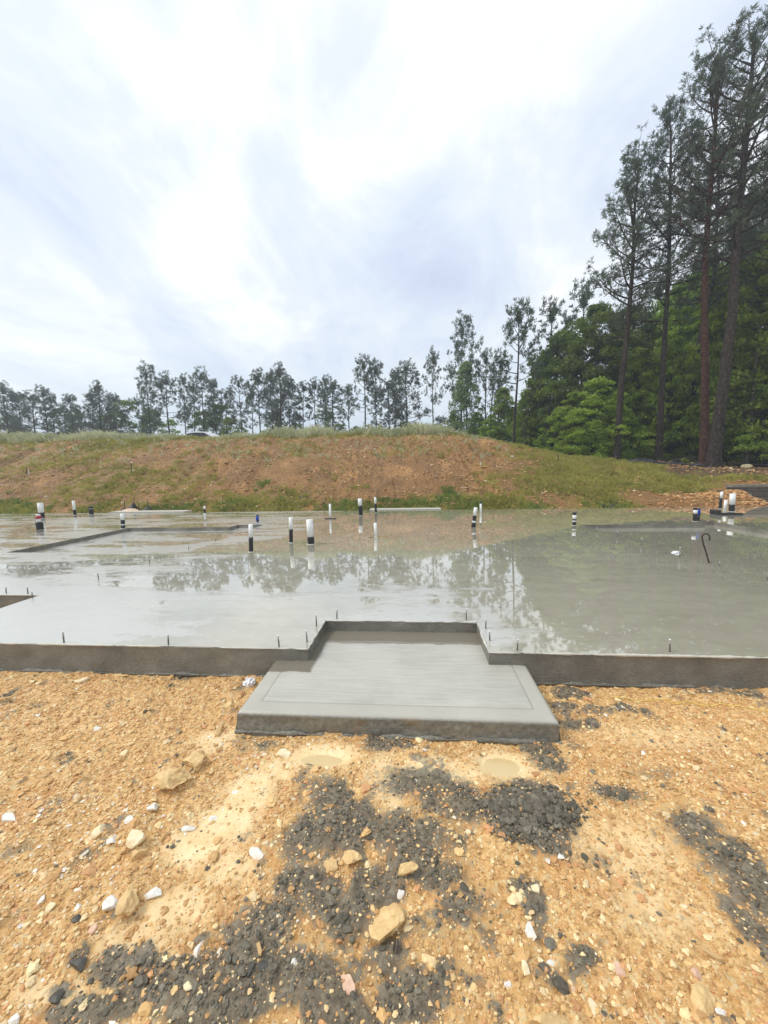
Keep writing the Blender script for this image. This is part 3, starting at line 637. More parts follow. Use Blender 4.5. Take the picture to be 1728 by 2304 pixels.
ROCKS = [
 (250,2024,38,42,'rock_white','bright white angular stone lying beside a brown clod at lower left','quartz_chip'),
 (339,2006,42,26,'rock_white','white wedge shaped stone just right of the brown clod at lower left','quartz_chip'),
 (299,1876,46,42,'rock_cream','cream stone with pointed top, largest of the left gravel cluster','stone'),
 (318,1907,34,34,'rock_tan','rounded tan stone touching the pointed cream stone from below','stone'),
 (229,1862,34,32,'rock_cream','pale cream stone left of the pointed cream stone','stone'),
 (253,1880,24,34,'rock_white','thin upright white sliver between two cream stones at left','quartz_chip'),
 (388,1738,66,58,'rock_tan','big crumbly tan clay clod left of the porch step','clay_clod'),
 (437,1704,52,52,'rock_tan','blocky tan clod leaning on the big crumbly clod','clay_clod'),
 (635,1690,52,26,'rock_cream','long yellow stone lying below the left porch corner','stone'),
 (578,1912,44,26,'rock_white','flat white oval stone at the left rim of the dark spill','stone'),
 (291,2011,46,54,'rock_tan','brown upright clod between the two white angular stones','clay_clod'),
 (211,2084,28,26,'rock_pink','pale pink stone alone in the lower left clay','stone'),
 (424,1858,42,20,'rock_white','flat white flake at left edge of the smooth silt','quartz_chip'),
 (476,1840,26,20,'rock_white','small white flake just above the smooth silt','quartz_chip'),
 (344,1811,30,20,'rock_white','white flake above the left cluster of cream stones','quartz_chip'),
 (289,1837,26,22,'rock_white','white leaning flake directly above the pointed cream stone','quartz_chip'),
 (24,1838,52,20,'rock_white','wide flat white stone at the left photo edge','stone'),
 (792,1920,42,40,'rock_tan','tan broken stone sitting in the middle of the dark spill','stone'),
 (745,1935,38,34,'rock_tan','crumbly tan stone left of the broken one in the dark spill','stone'),
 (868,2064,92,78,'rock_tan','largest tan rock with a crack, bottom centre of the clay','rock'),
 (778,2207,42,46,'rock_pink','reddish tan stone below the large cracked rock','stone'),
 (684,2135,22,20,'rock_pink','small pink and white stone on dark crumbs at bottom centre','stone'),
 (661,2157,22,22,'rock_white','small white stone below the pink one on dark crumbs','stone'),
 (450,2121,22,36,'rock_white','narrow white stone at left rim of the lower dark crumbs','quartz_chip'),
 (422,2215,32,18,'rock_cream','cream half buried stone in the lower left dark crumbs','stone'),
 (560,2173,20,38,'rock_dark','flat dark grey slab of concrete among crumbs at bottom','concrete_piece'),
 (591,2165,26,24,'rock_dark','dark wedge of concrete right of the flat slab piece','concrete_piece'),
 (177,2163,42,28,'rock_dark','dark grey lump on clay at far lower left','concrete_piece'),
 (133,2233,34,30,'rock_dark','dark grey twin lump near the lower left corner','concrete_piece'),
 (36,2292,32,22,'rock_white','white stone in the bottom left photo corner','quartz_chip'),
 (94,2014,14,28,'rock_white','upright white sliver left of the bright angular stone','quartz_chip'),
 (115,2035,28,24,'rock_cream','cream wedge just below the upright white sliver','stone'),
 (177,2035,18,18,'rock_white','small white triangle chip left of the bright angular stone','quartz_chip'),
 (219,1636,34,14,'rock_white','grey white shard in the clay below the left slab edge','stone'),
 (172,2062,20,20,'rock_dark','small dark grey pebble below the small white triangle chip','concrete_piece'),
 (1197,2084,28,54,'rock_white','long pointed white stone right of the cracked rock','quartz_chip'),
 (1231,1925,18,30,'rock_white','white shard just below the dark concrete heap','quartz_chip'),
 (1262,1920,18,22,'rock_white','second white shard right below the dark concrete heap','quartz_chip'),
 (1393,2175,34,34,'rock_pink','rounded salmon coloured stone at lower right','stone'),
 (1575,2230,56,62,'rock_tan','long pitted tan stone at the lower right corner','stone'),
 (1562,2185,26,24,'rock_pink','small pink stone touching the long pitted one','stone'),
 (1239,2160,20,20,'rock_white','small white block between pointed stone and salmon stone','quartz_chip'),
 (1288,2217,16,18,'rock_pink','small pink pebble left below the salmon stone','stone'),
 (1205,1996,38,26,'rock_cream','yellow flat stone below the dark concrete heap','stone'),
 (1182,2173,20,34,'rock_cream','cream upright stone below the long pointed white one','stone'),
 (916,1946,44,34,'rock_tan','tan clod on the dark spill left of the concrete heap','clay_clod'),
 (1051,1863,16,24,'rock_cream','small cream oblong stone left of the concrete heap','stone'),
 (900,2001,20,24,'rock_white','white stone directly above the large cracked rock','quartz_chip'),
 (1143,2212,18,16,'rock_white','small white stone on the lower dark patch right of centre','quartz_chip'),
 (1337,2262,28,36,'rock_cream','cream shell shaped stone near the bottom edge right of centre','stone'),
 (1240,2286,100,46,'rock_tan','broad yellow clay clod on the bottom photo edge','clay_clod'),
 (1627,2277,28,18,'rock_white','white stone near the bottom right corner','quartz_chip'),
 (958,1686,16,14,'rock_white','small white stone just below the porch front face','quartz_chip'),
 (719,1726,24,20,'rock_dark','dark grey lump at the edge of the left puddle','concrete_piece'),
 (184,1525,34,24,'rock_cream','cream rock against the slab face left of the porch','stone'),
 (268,1518,36,16,'rock_tan','long tan rock against the slab face left of the porch','stone'),
 (512,1585,26,22,'rock_tan','tan clod in the clay left of the porch corner','clay_clod'),
 (86,1607,20,12,'rock_white','small white stone in the clay at left, near the slab','quartz_chip'),
 (1540,2035,16,14,'rock_cream','small cream stone in the plain clay at right','stone'),
 (1448,1693,16,12,'rock_white','small white stone in the clay right of the porch','quartz_chip'),
]
for i, (px, py, w, h, m, lb, nm) in enumerate(ROCKS): rock(px, py, w, h, M[m], lb, nm, i)

# ------------------------------------------------------------------ pipes standing in the slab
def surf(px, py):
    p = at(px, py, z=SL)
    l = level(p[0], p[1])
    return at(px, py, z=DROP) if l == DROP else p
def pipe(px, base, top, wpx, bands, label, lean=None, extra=None, name='pipe_stub', cap=True):
    """bands: list of (fraction from top, material, radius factor)"""
    b = surf(px, base); dep = float(np.dot(b-CAM, FWD)); z0 = b[2]
    H = (base-top)*dep/F*1.01; r = wpx/2*dep/F; lean = random.Random(px).uniform(-.045, .045) if lean is None else lean
    t = empty(name, tuple(b), label, 'pipe', 'pipe stubs standing in the slab')
    zt = 1.0
    for i, (fr, mt, k) in enumerate(bands):
        za, zb = H*zt, H*(1-fr); zt = 1-fr
        m = MB(); sgm = []
        rr = r*k
        x = lambda z: lean*z
        if mt == 'black_pipe':          # tape / foam wrap, uneven
            n = 5; m.tube([(x(za+(zb-za)*j/n), 0, za+(zb-za)*j/n) for j in range(n+1)], [rr*(1+.07*math.sin(j*2.4+px)) for j in range(n+1)], 16)
        else:
            m.tube([(x(zb), 0, zb), (x(za), 0, za)], rr, 16, True)
        o = m.build({'white_pvc': 'pipe', 'black_pipe': 'wrap', 'blue_pipe': 'blue_pipe', 'red_tape': 'red_cap', 'steel': 'collar'}[mt], M[mt], t, True)
    # cement ring at the foot
    m = MB(); n = 18; rr_ = random.Random(int(px))
    vs = [];
    for k in range(n): a = 2*PI*k/n; q = r*(1.35+.25*rr_.random()); vs.append((q*math.cos(a), q*math.sin(a), .002))
    for k in range(n): a = 2*PI*k/n; vs.append((r*.9*math.cos(a), r*.9*math.sin(a), .012))
    m.add(vs, [(k, (k+1) % n, n+(k+1) % n, n+k) for k in range(n)]); m.build('cement_ring', M['lip'], t)
    return t
w, k = 'white_pvc', 'black_pipe'
pipe(94,1166,1132,11,[(.62,w,1),(1,k,1)], 'thick white pipe with black wrapped foot at far left, behind the red banded one')
p2 = pipe(90,1190,1157,9,[(.12,w,.9),(.3,'red_tape',1.15),(.55,w,.9),(1,k,1.5)], 'white pipe with a red band and bulky black foot at far left')
pipe(169,1159,1127,6,[(.62,w,1),(1,k,1)], 'slim white and black pipe, second group from the left slab edge')
pipe(206,1158,1140,8.5,[(.2,k,1.1),(.3,'steel',1),(1,k,1)], 'short all black pipe stub right of the far left group', name='pipe_stub')
pipe(277,1189,1156,8,[(.42,w,1),(.7,k,1.02),(.78,w,1),(1,k,1.05)], 'white pipe with ragged black wrap just behind the left recess corner')
pipe(461,1161,1139,4.5,[(.3,w,1),(.7,k,1),(1,w,1)], 'small white pipe with one black band at back left of slab')
pipe(565,1242,1180,9.5,[(.46,w,1),(1,k,1)], 'half white half black pipe, nearest the camera, left of the trio')
pipe(655,1221,1164,8.5,[(.47,w,1),(1,k,1)], 'half white half black pipe, middle of the trio left of centre')
pipe(700,1224,1169,15,[(.70,w,1),(1,k,1)], 'widest white pipe with low black foot, right of the trio')
pipe(743,1167,1134,5,[(1,w,1)], 'thin plain white pipe with a stick at its foot, left of the centre pair')
pipe(812,1160,1122,9,[(.42,w,1),(1,k,1)], 'black pipe with short white top, left of the centre pair at the back')
pipe(846,1154,1119,5,[(.40,w,1),(1,k,1)], 'thin black pipe with white top, right of the centre pair at the back')
pipe(846,1208,1177,7,[(1,w,1)], 'plain white pipe with a stick at its foot at slab centre')
pipe(1065,1187,1142,8,[(.40,w,1),(.66,k,1),(.76,w,1),(1,k,1.25)], 'leaning pipe with white top and black foot right of centre', lean=.11)
pipe(1082,1155,1129,4.5,[(.15,k,1.05),(1,w,1)], 'thin white pipe with black tip behind the leaning pipe')
pipe(1292,1182,1153,8,[(.2,k,1),(.5,w,1),(.62,k,1.05),(.72,w,1),(1,k,1.05)], 'black taped pipe with white patches beside the right recess corner')
pb = pipe(1564,1173,1143,8,[(.15,k,1),(.42,w,1),(1,k,1.1)], 'black and white pipe paired with a blue one behind the right recess')
pipe(1620,1145,1107,5.5,[(.36,w,1),(1,k,1)], 'tall thin black pipe with white top in the right back trio')
pipe(1631,1149,1125,6.5,[(1,w,1)], 'short plain white pipe, middle of the right back trio')
pipe(1646,1151,1111,11,[(.60,w,1),(1,k,1)], 'thickest white pipe with black foot, right of the right back trio')
def blue_stub(px, base, top, wpx, label):
    b = surf(px, base); dep = float(np.dot(b-CAM, FWD)); H = (base-top)*dep/F; r = wpx/2*dep/F
    t = empty('water_pipe', tuple(b), label, 'pipe', 'blue water pipes in the slab')
    m = MB(); m.tube([(0,0,0),(0,0,H*.45)], r*.8, 12); m.build('sleeve', M['black_pipe'], t, True)
    for dx in (-.45, .45):
        m = MB(); m.tube([(dx*r,0,H*.4),(dx*r*1.3,0,H*.75),(dx*r*.7,0,H*.95)], r*.5, 10); m.build('blue_pipe', M['blue_pipe'], t, True)
    m = MB(); m.tube([(-r*.8,0,H*.92),(r*.8,0,H*1.0)], r*.45, 8); m.build('tape', M['black_pipe'], t, True)
blue_stub(580,1181,1159,7,'pair of taped blue water pipes at the left recess corner')
blue_stub(1571,1171,1144,7,'blue water pipe standing behind the black and white pipe at right')

def lying(name, pts, r, mt, label, cat, z=SL, n=6):
    P = [at(a, b, z=z) for a, b in pts]; o0 = P[0]; m = MB(); m.tube([(q[0]-o0[0], q[1]-o0[1], r*.8) for q in P], r, n); o = m.build(name, mt, None, True); o.location = tuple(o0); return tag(o, label, cat)
lying('stick', [(731,1168),(743,1167.5),(755,1168)], .018, M['stake'], 'short dark stick lying at the foot of the thin white pipe', 'stick')
lying('stick', [(831,1210),(845,1207.5),(872,1209)], .012, M['wood'], 'pale bent stick lying at the foot of the central white pipe', 'stick')

# hook of rebar
hb = surf(1595, 1266); dep = float(np.dot(hb-CAM, FWD))
def hk(px, py): q = at(px, py, Y=hb[1]); return (q[0]-hb[0], 0, q[2]-hb[2])
m = MB(); m.tube([(0, 0, -.03)]+[hk(*q) for q in ((1595,1266),(1589,1243),(1583,1225),(1580,1212),(1580,1205),(1584,1201.5),(1590,1201),(1595,1204),(1597,1209),(1596.5,1216))], .0105, 8)
o = m.build('rebar_hook', M['rust'], None, True); o.location = tuple(hb); tag(o, 'dark cane shaped rebar hook standing in the right recess', 'rebar')
# crumpled paper
def crumple(px, py, wpx, label, z, name='crumpled_paper', hfac=.7):
    p = at(px, py, z=z); dep = float(np.dot(p-CAM, FWD)); r = wpx/2*dep/F; rr = np.random.default_rng(int(px)); v, f = I2
    v = v*(1+rr.uniform(-.33, .33, (len(v), 1)))*np.array([r, r*.8, r*hfac]); o = link(name, npmesh(name, v, f, False), M['paper']); o.location = (p[0], p[1], z+r*hfac*.75); return tag(o, label, 'paper')
crumple(1520, 1249, 15, 'white crumpled paper lying on the wet slab left of the rebar hook', DROP)
crumple(562, 1543, 24, 'crumpled white paper wedged in the corner left of the porch', .0, hfac=.9)

# anchor bolts
BOLTS = [(14,1334,1321,'upper left, leftmost of the three above the slab notch'),(63,1336,1321,'middle one of the three at the left slab notch'),(73,1345,1332,'nearest of the three at the tip of the left slab notch'),
 (144,1446,1422,'first from the left on the front slab edge'),(379,1450,1428,'second from the left on the front slab edge'),(222,1304,1288,'alone on the wet slab beyond the left notch'),
 (336,1267,1256,'alone at the near side of the left recess'),(425,1237,1228,'nearer one at the right rim of the left recess'),(485,1217,1209,'farther one at the right rim of the left recess'),
 (288,1191,1186,'at the left recess corner beside the ragged pipe'),(339,1188,1183,'on the far rim of the left recess'),(539,1183,1177,'beside the blue water pipes at left'),
 (628,1454,1430,'nearest left of the porch cutout'),(691,1444,1419,'left rim of the porch cutout, nearer one'),(712,1408,1384,'left rim of the porch cutout, farther one'),(758,1392,1371,'left end of the back edge of the porch cutout'),
 (1049,1395,1370,'right end of the back edge of the porch cutout'),(1093,1414,1393,'right rim of the porch cutout, farther one'),(1102,1441,1420,'right rim of the porch cutout, nearer one'),(1164,1463,1439,'first on the front edge right of the porch'),
 (1507,1466,1439,'farthest right on the front slab edge'),(1342,1197,1186,'farthest one on the faint line of the right recess'),(1389,1208,1195,'second farthest on the line of the right recess'),(1443,1226,1210,'by a white scuff on the line of the right recess'),
 (1529,1255,1232,'beside the crumpled paper on the slab'),(1619,1274,1264,'right of the rebar hook foot'),(1727,1307,1290,'at the right photo edge')]
bolt_src = None
for px, b_, t_, lb in BOLTS:
    p = surf(px, b_); dep = float(np.dot(p-CAM, FWD)); H = (b_-t_)*dep/F*1.05
    rt = random.Random(px)
    t = empty('anchor_bolt', tuple(p), 'steel anchor bolt, '+lb, 'bolt', 'anchor bolts standing up from the slab')
    if bolt_src is None:
        m = MB(); m.tube([(0,0,-.01),(0,0,.7),(0,0,.71),(0,0,.97),(0,0,1.0)], [.0062,.0062,.0056,.0056,.004], 8); sh = m.build('shank', M['steel'], t, True)
        m = MB(); m.tube([(0,0,.955),(0,0,1.01)], .0072, 6); nt = m.build('tip', M['paper'], t); m = MB(); m.tube([(0,0,0.0),(0,0,.004)], [.02,.008], 9); bolt_src = (sh, nt)
    else:
        for q in bolt_src: c = q.copy(); COL.objects.link(c); c.parent = t
    t.scale = (1, 1, H); t.rotation_euler = (rt.uniform(-.05, .05), rt.uniform(-.06, .06), 0)

# yellow string, wood sliver
S3 = [(1381,1570),(1453,1576),(1493,1578),(1522,1587),(1555,1581),(1587,1592),(1605,1587),(1642,1589),(1689,1600),(1728,1605),(1760,1612)]
P = [at(a, b, z=0) for a, b in S3]; m = MB(); pts = []
for i in range(len(P)-1):
    for j in range(6):
        q = P[i]+(P[i+1]-P[i])*j/6; zz = float(near_z(np.array([q[0]]), np.array([q[1]]))[0][0]); pts.append((q[0], q[1], zz+.008))
m.tube(pts, .0022, 5); tag(m.build('mason_line', M['string'], None, True), 'yellow mason line trailing over the clay right of the porch', 'string')
def sliver(px, py, L, ang, label, mt='wood', w=.012, z=.012):
    p = at(px, py, z=0); zz = float(near_z(np.array([p[0]]), np.array([p[1]]))[0][0]); m = MB(); m.add([(-L/2,-w/2,0),(L/2*.6,-w/2,.004),(L/2,0,.008),(L/2*.5,w/2,.004),(-L/2,w/2*.8,0),(-L/2,-w/2,.006),(L/2*.6,-w/2,.011),(L/2,0,.013),(L/2*.5,w/2,.011),(-L/2,w/2*.8,.007)],
        [(0,4,3,2,1),(5,6,7,8,9),(0,1,6,5),(1,2,7,6),(2,3,8,7),(3,4,9,8),(4,0,5,9)]); o = m.build('wood_sliver', M[mt], None); o.location = (p[0], p[1], zz+z); o.rotation_euler = (0, -.12, ang); return tag(o, label, 'wood')
sliver(495,1642,.12,1.75,'yellow wood sliver stuck in the clay left of the porch corner', w=.022, z=.02)
sliver(8,1586,.2,.35,'pale split stick on the clay at the left photo edge')
sliver(1605,2150,.05,-.8,'thin straw coloured splinter on the clay at lower right')
sliver(585,2157,.05,-1.0,'small yellow splinter among the dark crumbs bottom left of centre')
sliver(1415,1745,.06,-.7,'short straw splinter on the clay right of the porch')
def leaf_bits():
    p = at(892,2146,z=0); zz = float(near_z(np.array([p[0]]), np.array([p[1]]))[0][0]); m = MB()
    for dx, a in ((-.008,.1),(.006,-.05)): m.add([(dx,-.02,0),(dx+.006,0,.006),(dx+a*.05,.03,.004),(dx-.004,0,.003)], [(0,1,2,3)])
    o = m.build('dry_leaf', M['red_tape'] if False else M['rust'], None); o.location = (p[0], p[1], zz+.012); tag(o, 'two lobed reddish brown dry leaf below the cracked rock', 'leaf')
leaf_bits()

# ------------------------------------------------------------------ back of slab
def strip(x0, x1, y0, y1, z0, z1, name, mt, label, cat):
    m = MB(); m.box(x0, x1, y0, y1, z0, z1); return tag(m.build(name, mt), label, cat)
a, b = at(253,1153,z=SL), at(427,1150,z=SL); strip(a[0], b[0], YB+.02, YB+.55, .1, SL+.03, 'concrete_pad', M['board'], 'pale flat concrete pad behind the slab at left, by the black fence tangle', 'concrete pad')
a, b = at(833,1147,z=SL), at(992,1146,z=SL); strip(a[0], b[0], YB+.02, YB+.5, .1, SL+.03, 'concrete_pad', M['board'], 'pale flat concrete pad behind the slab at centre', 'concrete pad')
# collapsed black silt fence heap with rods at back left
def tangle(px0, px1, Y, zb, hgt, label, rods, seed=1):
    a = at(px0, 1150, Y=Y)[0]; b = at(px1, 1150, Y=Y)[0]; t = empty('silt_fence_tangle', ((a+b)/2, Y, zb), label, 'silt fence'); rr = np.random.default_rng(seed)
    n, k = 40, 8; L = b-a; U, Vv = np.meshgrid(np.linspace(-.5, .5, n), np.linspace(0, 1, k)); e = fbm(U*9+seed, Vv*2, 3, 77)
    X = U*L; Yy = (Vv-.5)*.5+(e-.5)*.4; Z = hgt*np.clip(e*1.5-.3, .02, 1)*np.sin(Vv*PI)*(1-.6*np.abs(U*2)**2)+.03*Vv
    idx = np.arange(n*k).reshape(k, n); f = np.stack([idx[:-1, :-1], idx[:-1, 1:], idx[1:, 1:], idx[1:, :-1]], -1).reshape(-1, 4)
    me = npmesh('fabric', np.stack([X.ravel(), Yy.ravel(), Z.ravel()], 1), f, True); o = link('fabric', me, M['black_fabric'], t); md = o.modifiers.new('thick', 'SOLIDIFY'); md.thickness = .01
    for (u, h, le) in rods: m = MB(); m.tube([(u*L, 0, -.05), (u*L+le*h, .05, h)], .014, 6); m.build('rod', M['rust'], t, True)
    return t
tangle(272, 338, 14.35, .14, .5, 'collapsed black silt fence with upright rods behind the slab at left', [(-.42,.5,.12),(-.05,.62,0),(.1,.38,0),(.45,.52,-.1)], 1)
tangle(1340, 1392, 14.6, .16, .16, 'flattened black fence frame on the grass behind the slab at right', [(.42,.2,0)], 2)
p = at(296, 1148, Y=14.2); v, f = I2; o = link('sand_pile', npmesh('sand_pile', v*(1+np.random.default_rng(3).uniform(-.05,.05,(len(v),1)))*np.array([.42,.3,.24]), f, True), M['rock_pink']); o.location = (p[0], 14.15, .1); tag(o, 'small pinkish sand pile in the black fence tangle', 'sand pile')
# dark form plate under the right trio
p = at(1633, 1157, z=SL); t = empty('form_plate', tuple(p), 'black plastic plate with raised rim under the right pipe trio', 'plate')
m = MB(); m.box(-.30,.32,-.18,.18,.004,.025); m.build('plate', M['black_fabric'], t)
m = MB(); m.box(-.30,-.27,-.18,.18,.026,.12); m.box(-.269,.32,-.18,-.16,.026,.045); m.build('rim', M['black_fabric'], t)
# block retaining wall
wx = at(1627, 1100, Y=15.7)[0]; wz = at(1640, 1091, Y=15.7)[2]
t = empty('retaining_wall', (wx, 15.7, 0), 'low dark block retaining wall at the right behind the slab', 'wall')
m = MB(); m.box(.35, 9, 0, .3, -.1, wz-.1); m.box(0, .349, 0, .3, -.1, wz-.22); m.build('blocks', M['block'], t)
m = MB(); m.box(.3, 9, -.03, .33, wz-.1, wz); m.build('coping', M['slab_side'], t)

# survey stakes
STK = [(60,1066,1050,'thin dark survey stake on the bank at far left','stake'),(65,1067,1058,'short white tag stake beside the dark one at far left','paper'),(296,1069,1041,'tall dark survey stake on the left half of the bank','stake'),(299,1066,1056,'short white tag stake beside the tall dark one','paper'),
 (1081,1047,1039,'small white marker stake on the right half of the bank','paper'),(1255,1042,1024,'thin reddish stake on the green end of the bank','rust'),(780,1049,1040,'small pale marker stake on the middle of the bank','wood')]
for px, b_, t_, lb, mt in STK:
    # march along the ray until it meets the bank
    d = FWD*F+RT*(px-864)+UP*(1152-b_); d = d/d[1]; Y = 14.0
    while Y < 26 and HC+d[2]*Y > gzat(d[0]*Y, Y): Y += .05
    q = CAM+d*Y; H = (b_-t_)*float(np.dot(q-CAM, FWD))/F; m = MB(); m.box(-.016,.016,-.011,.011,-.1,H*.93); m.add([(-.016,-.011,H*.93),(.016,-.011,H*.93),(.016,.011,H*.93),(-.016,.011,H*.93),(0,0,H)], [(0,1,4),(1,2,4),(2,3,4),(3,0,4)])
    o = m.build('survey_stake', M[mt]); o.location = tuple(q); o.rotation_euler = (0, .06, .3); tag(o, lb, 'stake', 'survey stakes on the bank')

# ------------------------------------------------------------------ grass
def blades(R, X, Y, Z, h, w, per, spread, lean=.35):
    n = len(X); X = np.repeat(X, per); Y = np.repeat(Y, per); Z = np.repeat(Z, per); h = np.repeat(h, per)*R.uniform(.55, 1.1, n*per); N = n*per
    X = X+R.normal(0, spread, N); Y = Y+R.normal(0, spread, N); a = R.uniform(0, PI, N); ca, sa = np.cos(a)*w/2, np.sin(a)*w/2
    l = R.normal(0, lean, (N, 2))*h[:, None]
    A = np.stack([X-ca, Y-sa, Z-.03], 1); B = np.stack([X+ca, Y+sa, Z-.03], 1); m1 = np.stack([X+ca*.7+l[:,0]*.35, Y+sa*.7+l[:,1]*.35, Z+h*.6], 1); C = np.stack([X+l[:,0], Y+l[:,1], Z+h], 1)
    V = np.stack([A, B, m1, C], 1).reshape(-1, 3); return V, np.arange(N*4).reshape(-1, 4)
def on_bank(n, y0, y1, x0=-28, x1=20):
    x = R.uniform(x0, x1, n); y = R.uniform(y0, y1, n); return x, y
# short sprouts on the bank
x, y = on_bank(90000, 14.2, 25); gf = green_at(x, y)+(fbm(x*3, y*3, 4, 95)-.5)*.9; ok = (gf > R.uniform(.35, .75, len(x))) & (soil_at(x, y) < .4) & ~((x > 12) & (y > 23.6)) & ~((x > 12.6) & (y < 16.3)); x, y = x[ok], y[ok]
v, f = blades(R, x, y, terrain(x, y), R.uniform(.05, .17, len(x))*(.4+1.2*fbm(x*1.3, y*1.3, 3, 301)), .024, 5, .06, .5)
tag(link('bank_grass', npmesh('bank_grass', v, f), M['grass_dry']), 'short sparse grass sprouting over the clay bank', 'grass', kind='stuff')
x, y = on_bank(16000, 14.05, 17.0); gf = (fbm(x*.7, y*.5, 3, 52))+.4*np.exp(-((y-14.6)/.7)**2)+(fbm(x*4, y*4, 3, 96)-.5)*.3; ok = (gf > .80) & (x < 8.2); x, y = x[ok], y[ok]
v, f = blades(R, x, y, terrain(x, y), R.uniform(.06, .2, len(x))*(.4+1.1*fbm(x*2, y*2, 3, 302)), .022, 6, .06, .4)
tag(link('foot_grass', npmesh('foot_grass', v, f), M['grass_green']), 'fresh green grass along the foot of the bank', 'grass', kind='stuff')
# tall pale fringe on the crest
x, y = on_bank(10500, 23.6, 27.0, -29, 6.3); ok = (R.uniform(size=len(x)) < sstep(23.3, 24.6, y+(fbm(x*.8, y*.8, 3, 97)-.5)*2.4)); x, y = x[ok], y[ok]
hh = (.25+.65*fbm(x*.7, y*0+3, 3, 98))*R.uniform(.6, 1.1, len(x))*(1-.8*sstep(1.0, 5.5, x))*.88*(1-.85*np.exp(-((x+13.9)/1.7)**4)); v, f = blades(R, x, y, terrain(x, y), hh*1.15*R.uniform(.35, 1.15, len(x))**1.3, .017, 6, .10, .3)
tag(link('crest_grass', npmesh('crest_grass', v, f), M['grass_tall']), 'tall pale seeding grass along the crest of the bank', 'grass', kind='stuff')
# pale wispy tufts scattered on the upper bank
x, y = on_bank(320, 19.5, 24, -26, 5); v, f = blades(R, x, y, terrain(x, y), R.uniform(.12, .38, len(x)), .010, 7, .04, .35)
tag(link('wispy_grass', npmesh('wispy_grass', v, f), M['grass_tall']), 'pale wispy grass tufts scattered over the upper bank', 'grass', kind='stuff')
# stones on the bank and at the back corner
x, y = on_bank(9000, 14.1, 24.3, -26, 16); kk = (fbm(x, y, 3, 99) > R.uniform(.35, .8, len(x))); x, y = x[kk], y[kk]; n = len(x)
T = np.where(R.uniform(size=(n, 1)) < .25, whites[R.integers(0, 3, n)], clays[R.integers(0, 8, n)]*.85); v, f, t = scatter(R, np.stack([x, y, terrain(x, y)], 1), .02+.05*R.uniform(size=n)**4, I0, T, .6, .3)
n = 2600; x = R.normal(11.4, .9, n); y = np.clip(R.normal(15.0, .4, n), 14.0, 15.6); v2, f2, t2 = scatter(R, np.stack([x, y, terrain(x, y)], 1), (.012+.06*R.uniform(size=n)**5), I1, clays[R.integers(0, 8, n)]*np.array([.72, .62, .55]), .7, .3)
x, y = on_bank(36000, 14.1, 25, -26, 18); kk = fbm(x*.9, y*.9, 4, 120) > R.uniform(.3, .72, len(x)); x, y = x[kk], y[kk]; n = len(x)
br = np.array([[.34,.19,.07],[.46,.25,.09],[.22,.125,.05],[.58,.34,.13],[.16,.10,.045]])
v3, f3, t3 = scatter(R, np.stack([x, y, terrain(x, y)], 1), .018+.05*R.uniform(size=n)**3, I0, br[R.integers(0, 5, n)], .7, .35)
v, f, t = merge([(v, f, t), (v3, f3, t3)]); tag(link('bank_gravel', npmesh('bank_gravel', v, f, False, {'tint': t}), M['stone']), 'small pale stones scattered over the clay bank', 'gravel', kind='stuff')
tag(link('heap_rubble', npmesh('heap_rubble', v2, f2, False, {'tint': t2}), M['stone']), 'broken clay lumps heaped at the right back corner of the slab', 'rubble', kind='stuff')
# ------------------------------------------------------------------ trees
class Tub:
    """numpy tube collector, quads only"""
    def __init__(s): s.V = []; s.F = []; s.o = 0
    def tube(s, P, r, n):
        P = np.asarray(P, float); r = np.asarray(r, float); k = len(P); d = np.gradient(P, axis=0); d /= np.linalg.norm(d, axis=1)[:, None]+1e-9
        a = np.where(np.abs(d[:, :1]) < .8, [[1., 0, 0]], [[0, 1., 0]]); u = np.cross(d, a); u /= np.linalg.norm(u, axis=1)[:, None]; w = np.cross(d, u)
        t = 2*PI*np.arange(n)/n; V = P[:, None]+(u[:, None]*np.cos(t)[None, :, None]+w[:, None]*np.sin(t)[None, :, None])*r[:, None, None]
        i = np.arange(k*n).reshape(k, n); j = np.roll(i, -1, 1); s.F.append(np.stack([i[:-1], j[:-1], j[1:], i[1:]], -1).reshape(-1, 4)+s.o); s.V.append(V.reshape(-1, 3)); s.o += k*n
    def mesh(s, name): return npmesh(name, np.concatenate(s.V), np.concatenate(s.F), True)

def tufts_mesh(name, C, D, R, per, ln, wd):
    """needle bunches: thin triangles fanning out of each twig tip"""
    n = len(C)*per; c = np.repeat(C, per, 0); d = np.repeat(D, per, 0)
    q = R.normal(size=(n, 3)); q /= np.linalg.norm(q, axis=1)[:, None]; q = q*.85+d*.75+np.array([0, 0, .12]); q /= np.linalg.norm(q, axis=1)[:, None]
    s = np.cross(q, R.normal(size=(n, 3))); s /= np.linalg.norm(s, axis=1)[:, None]
    L = ln*R.uniform(.6, 1.15, n)[:, None]; c = c+R.normal(0, ln*.16, (n, 3))
    V = np.stack([c-s*wd*.35, c+s*wd*.35, c+q*L*.65+s*wd*.5, c+q*L, c+q*L*.65-s*wd*.5], 1).reshape(-1, 3)
    return npmesh(name, V, np.arange(n*5).reshape(-1, 5))

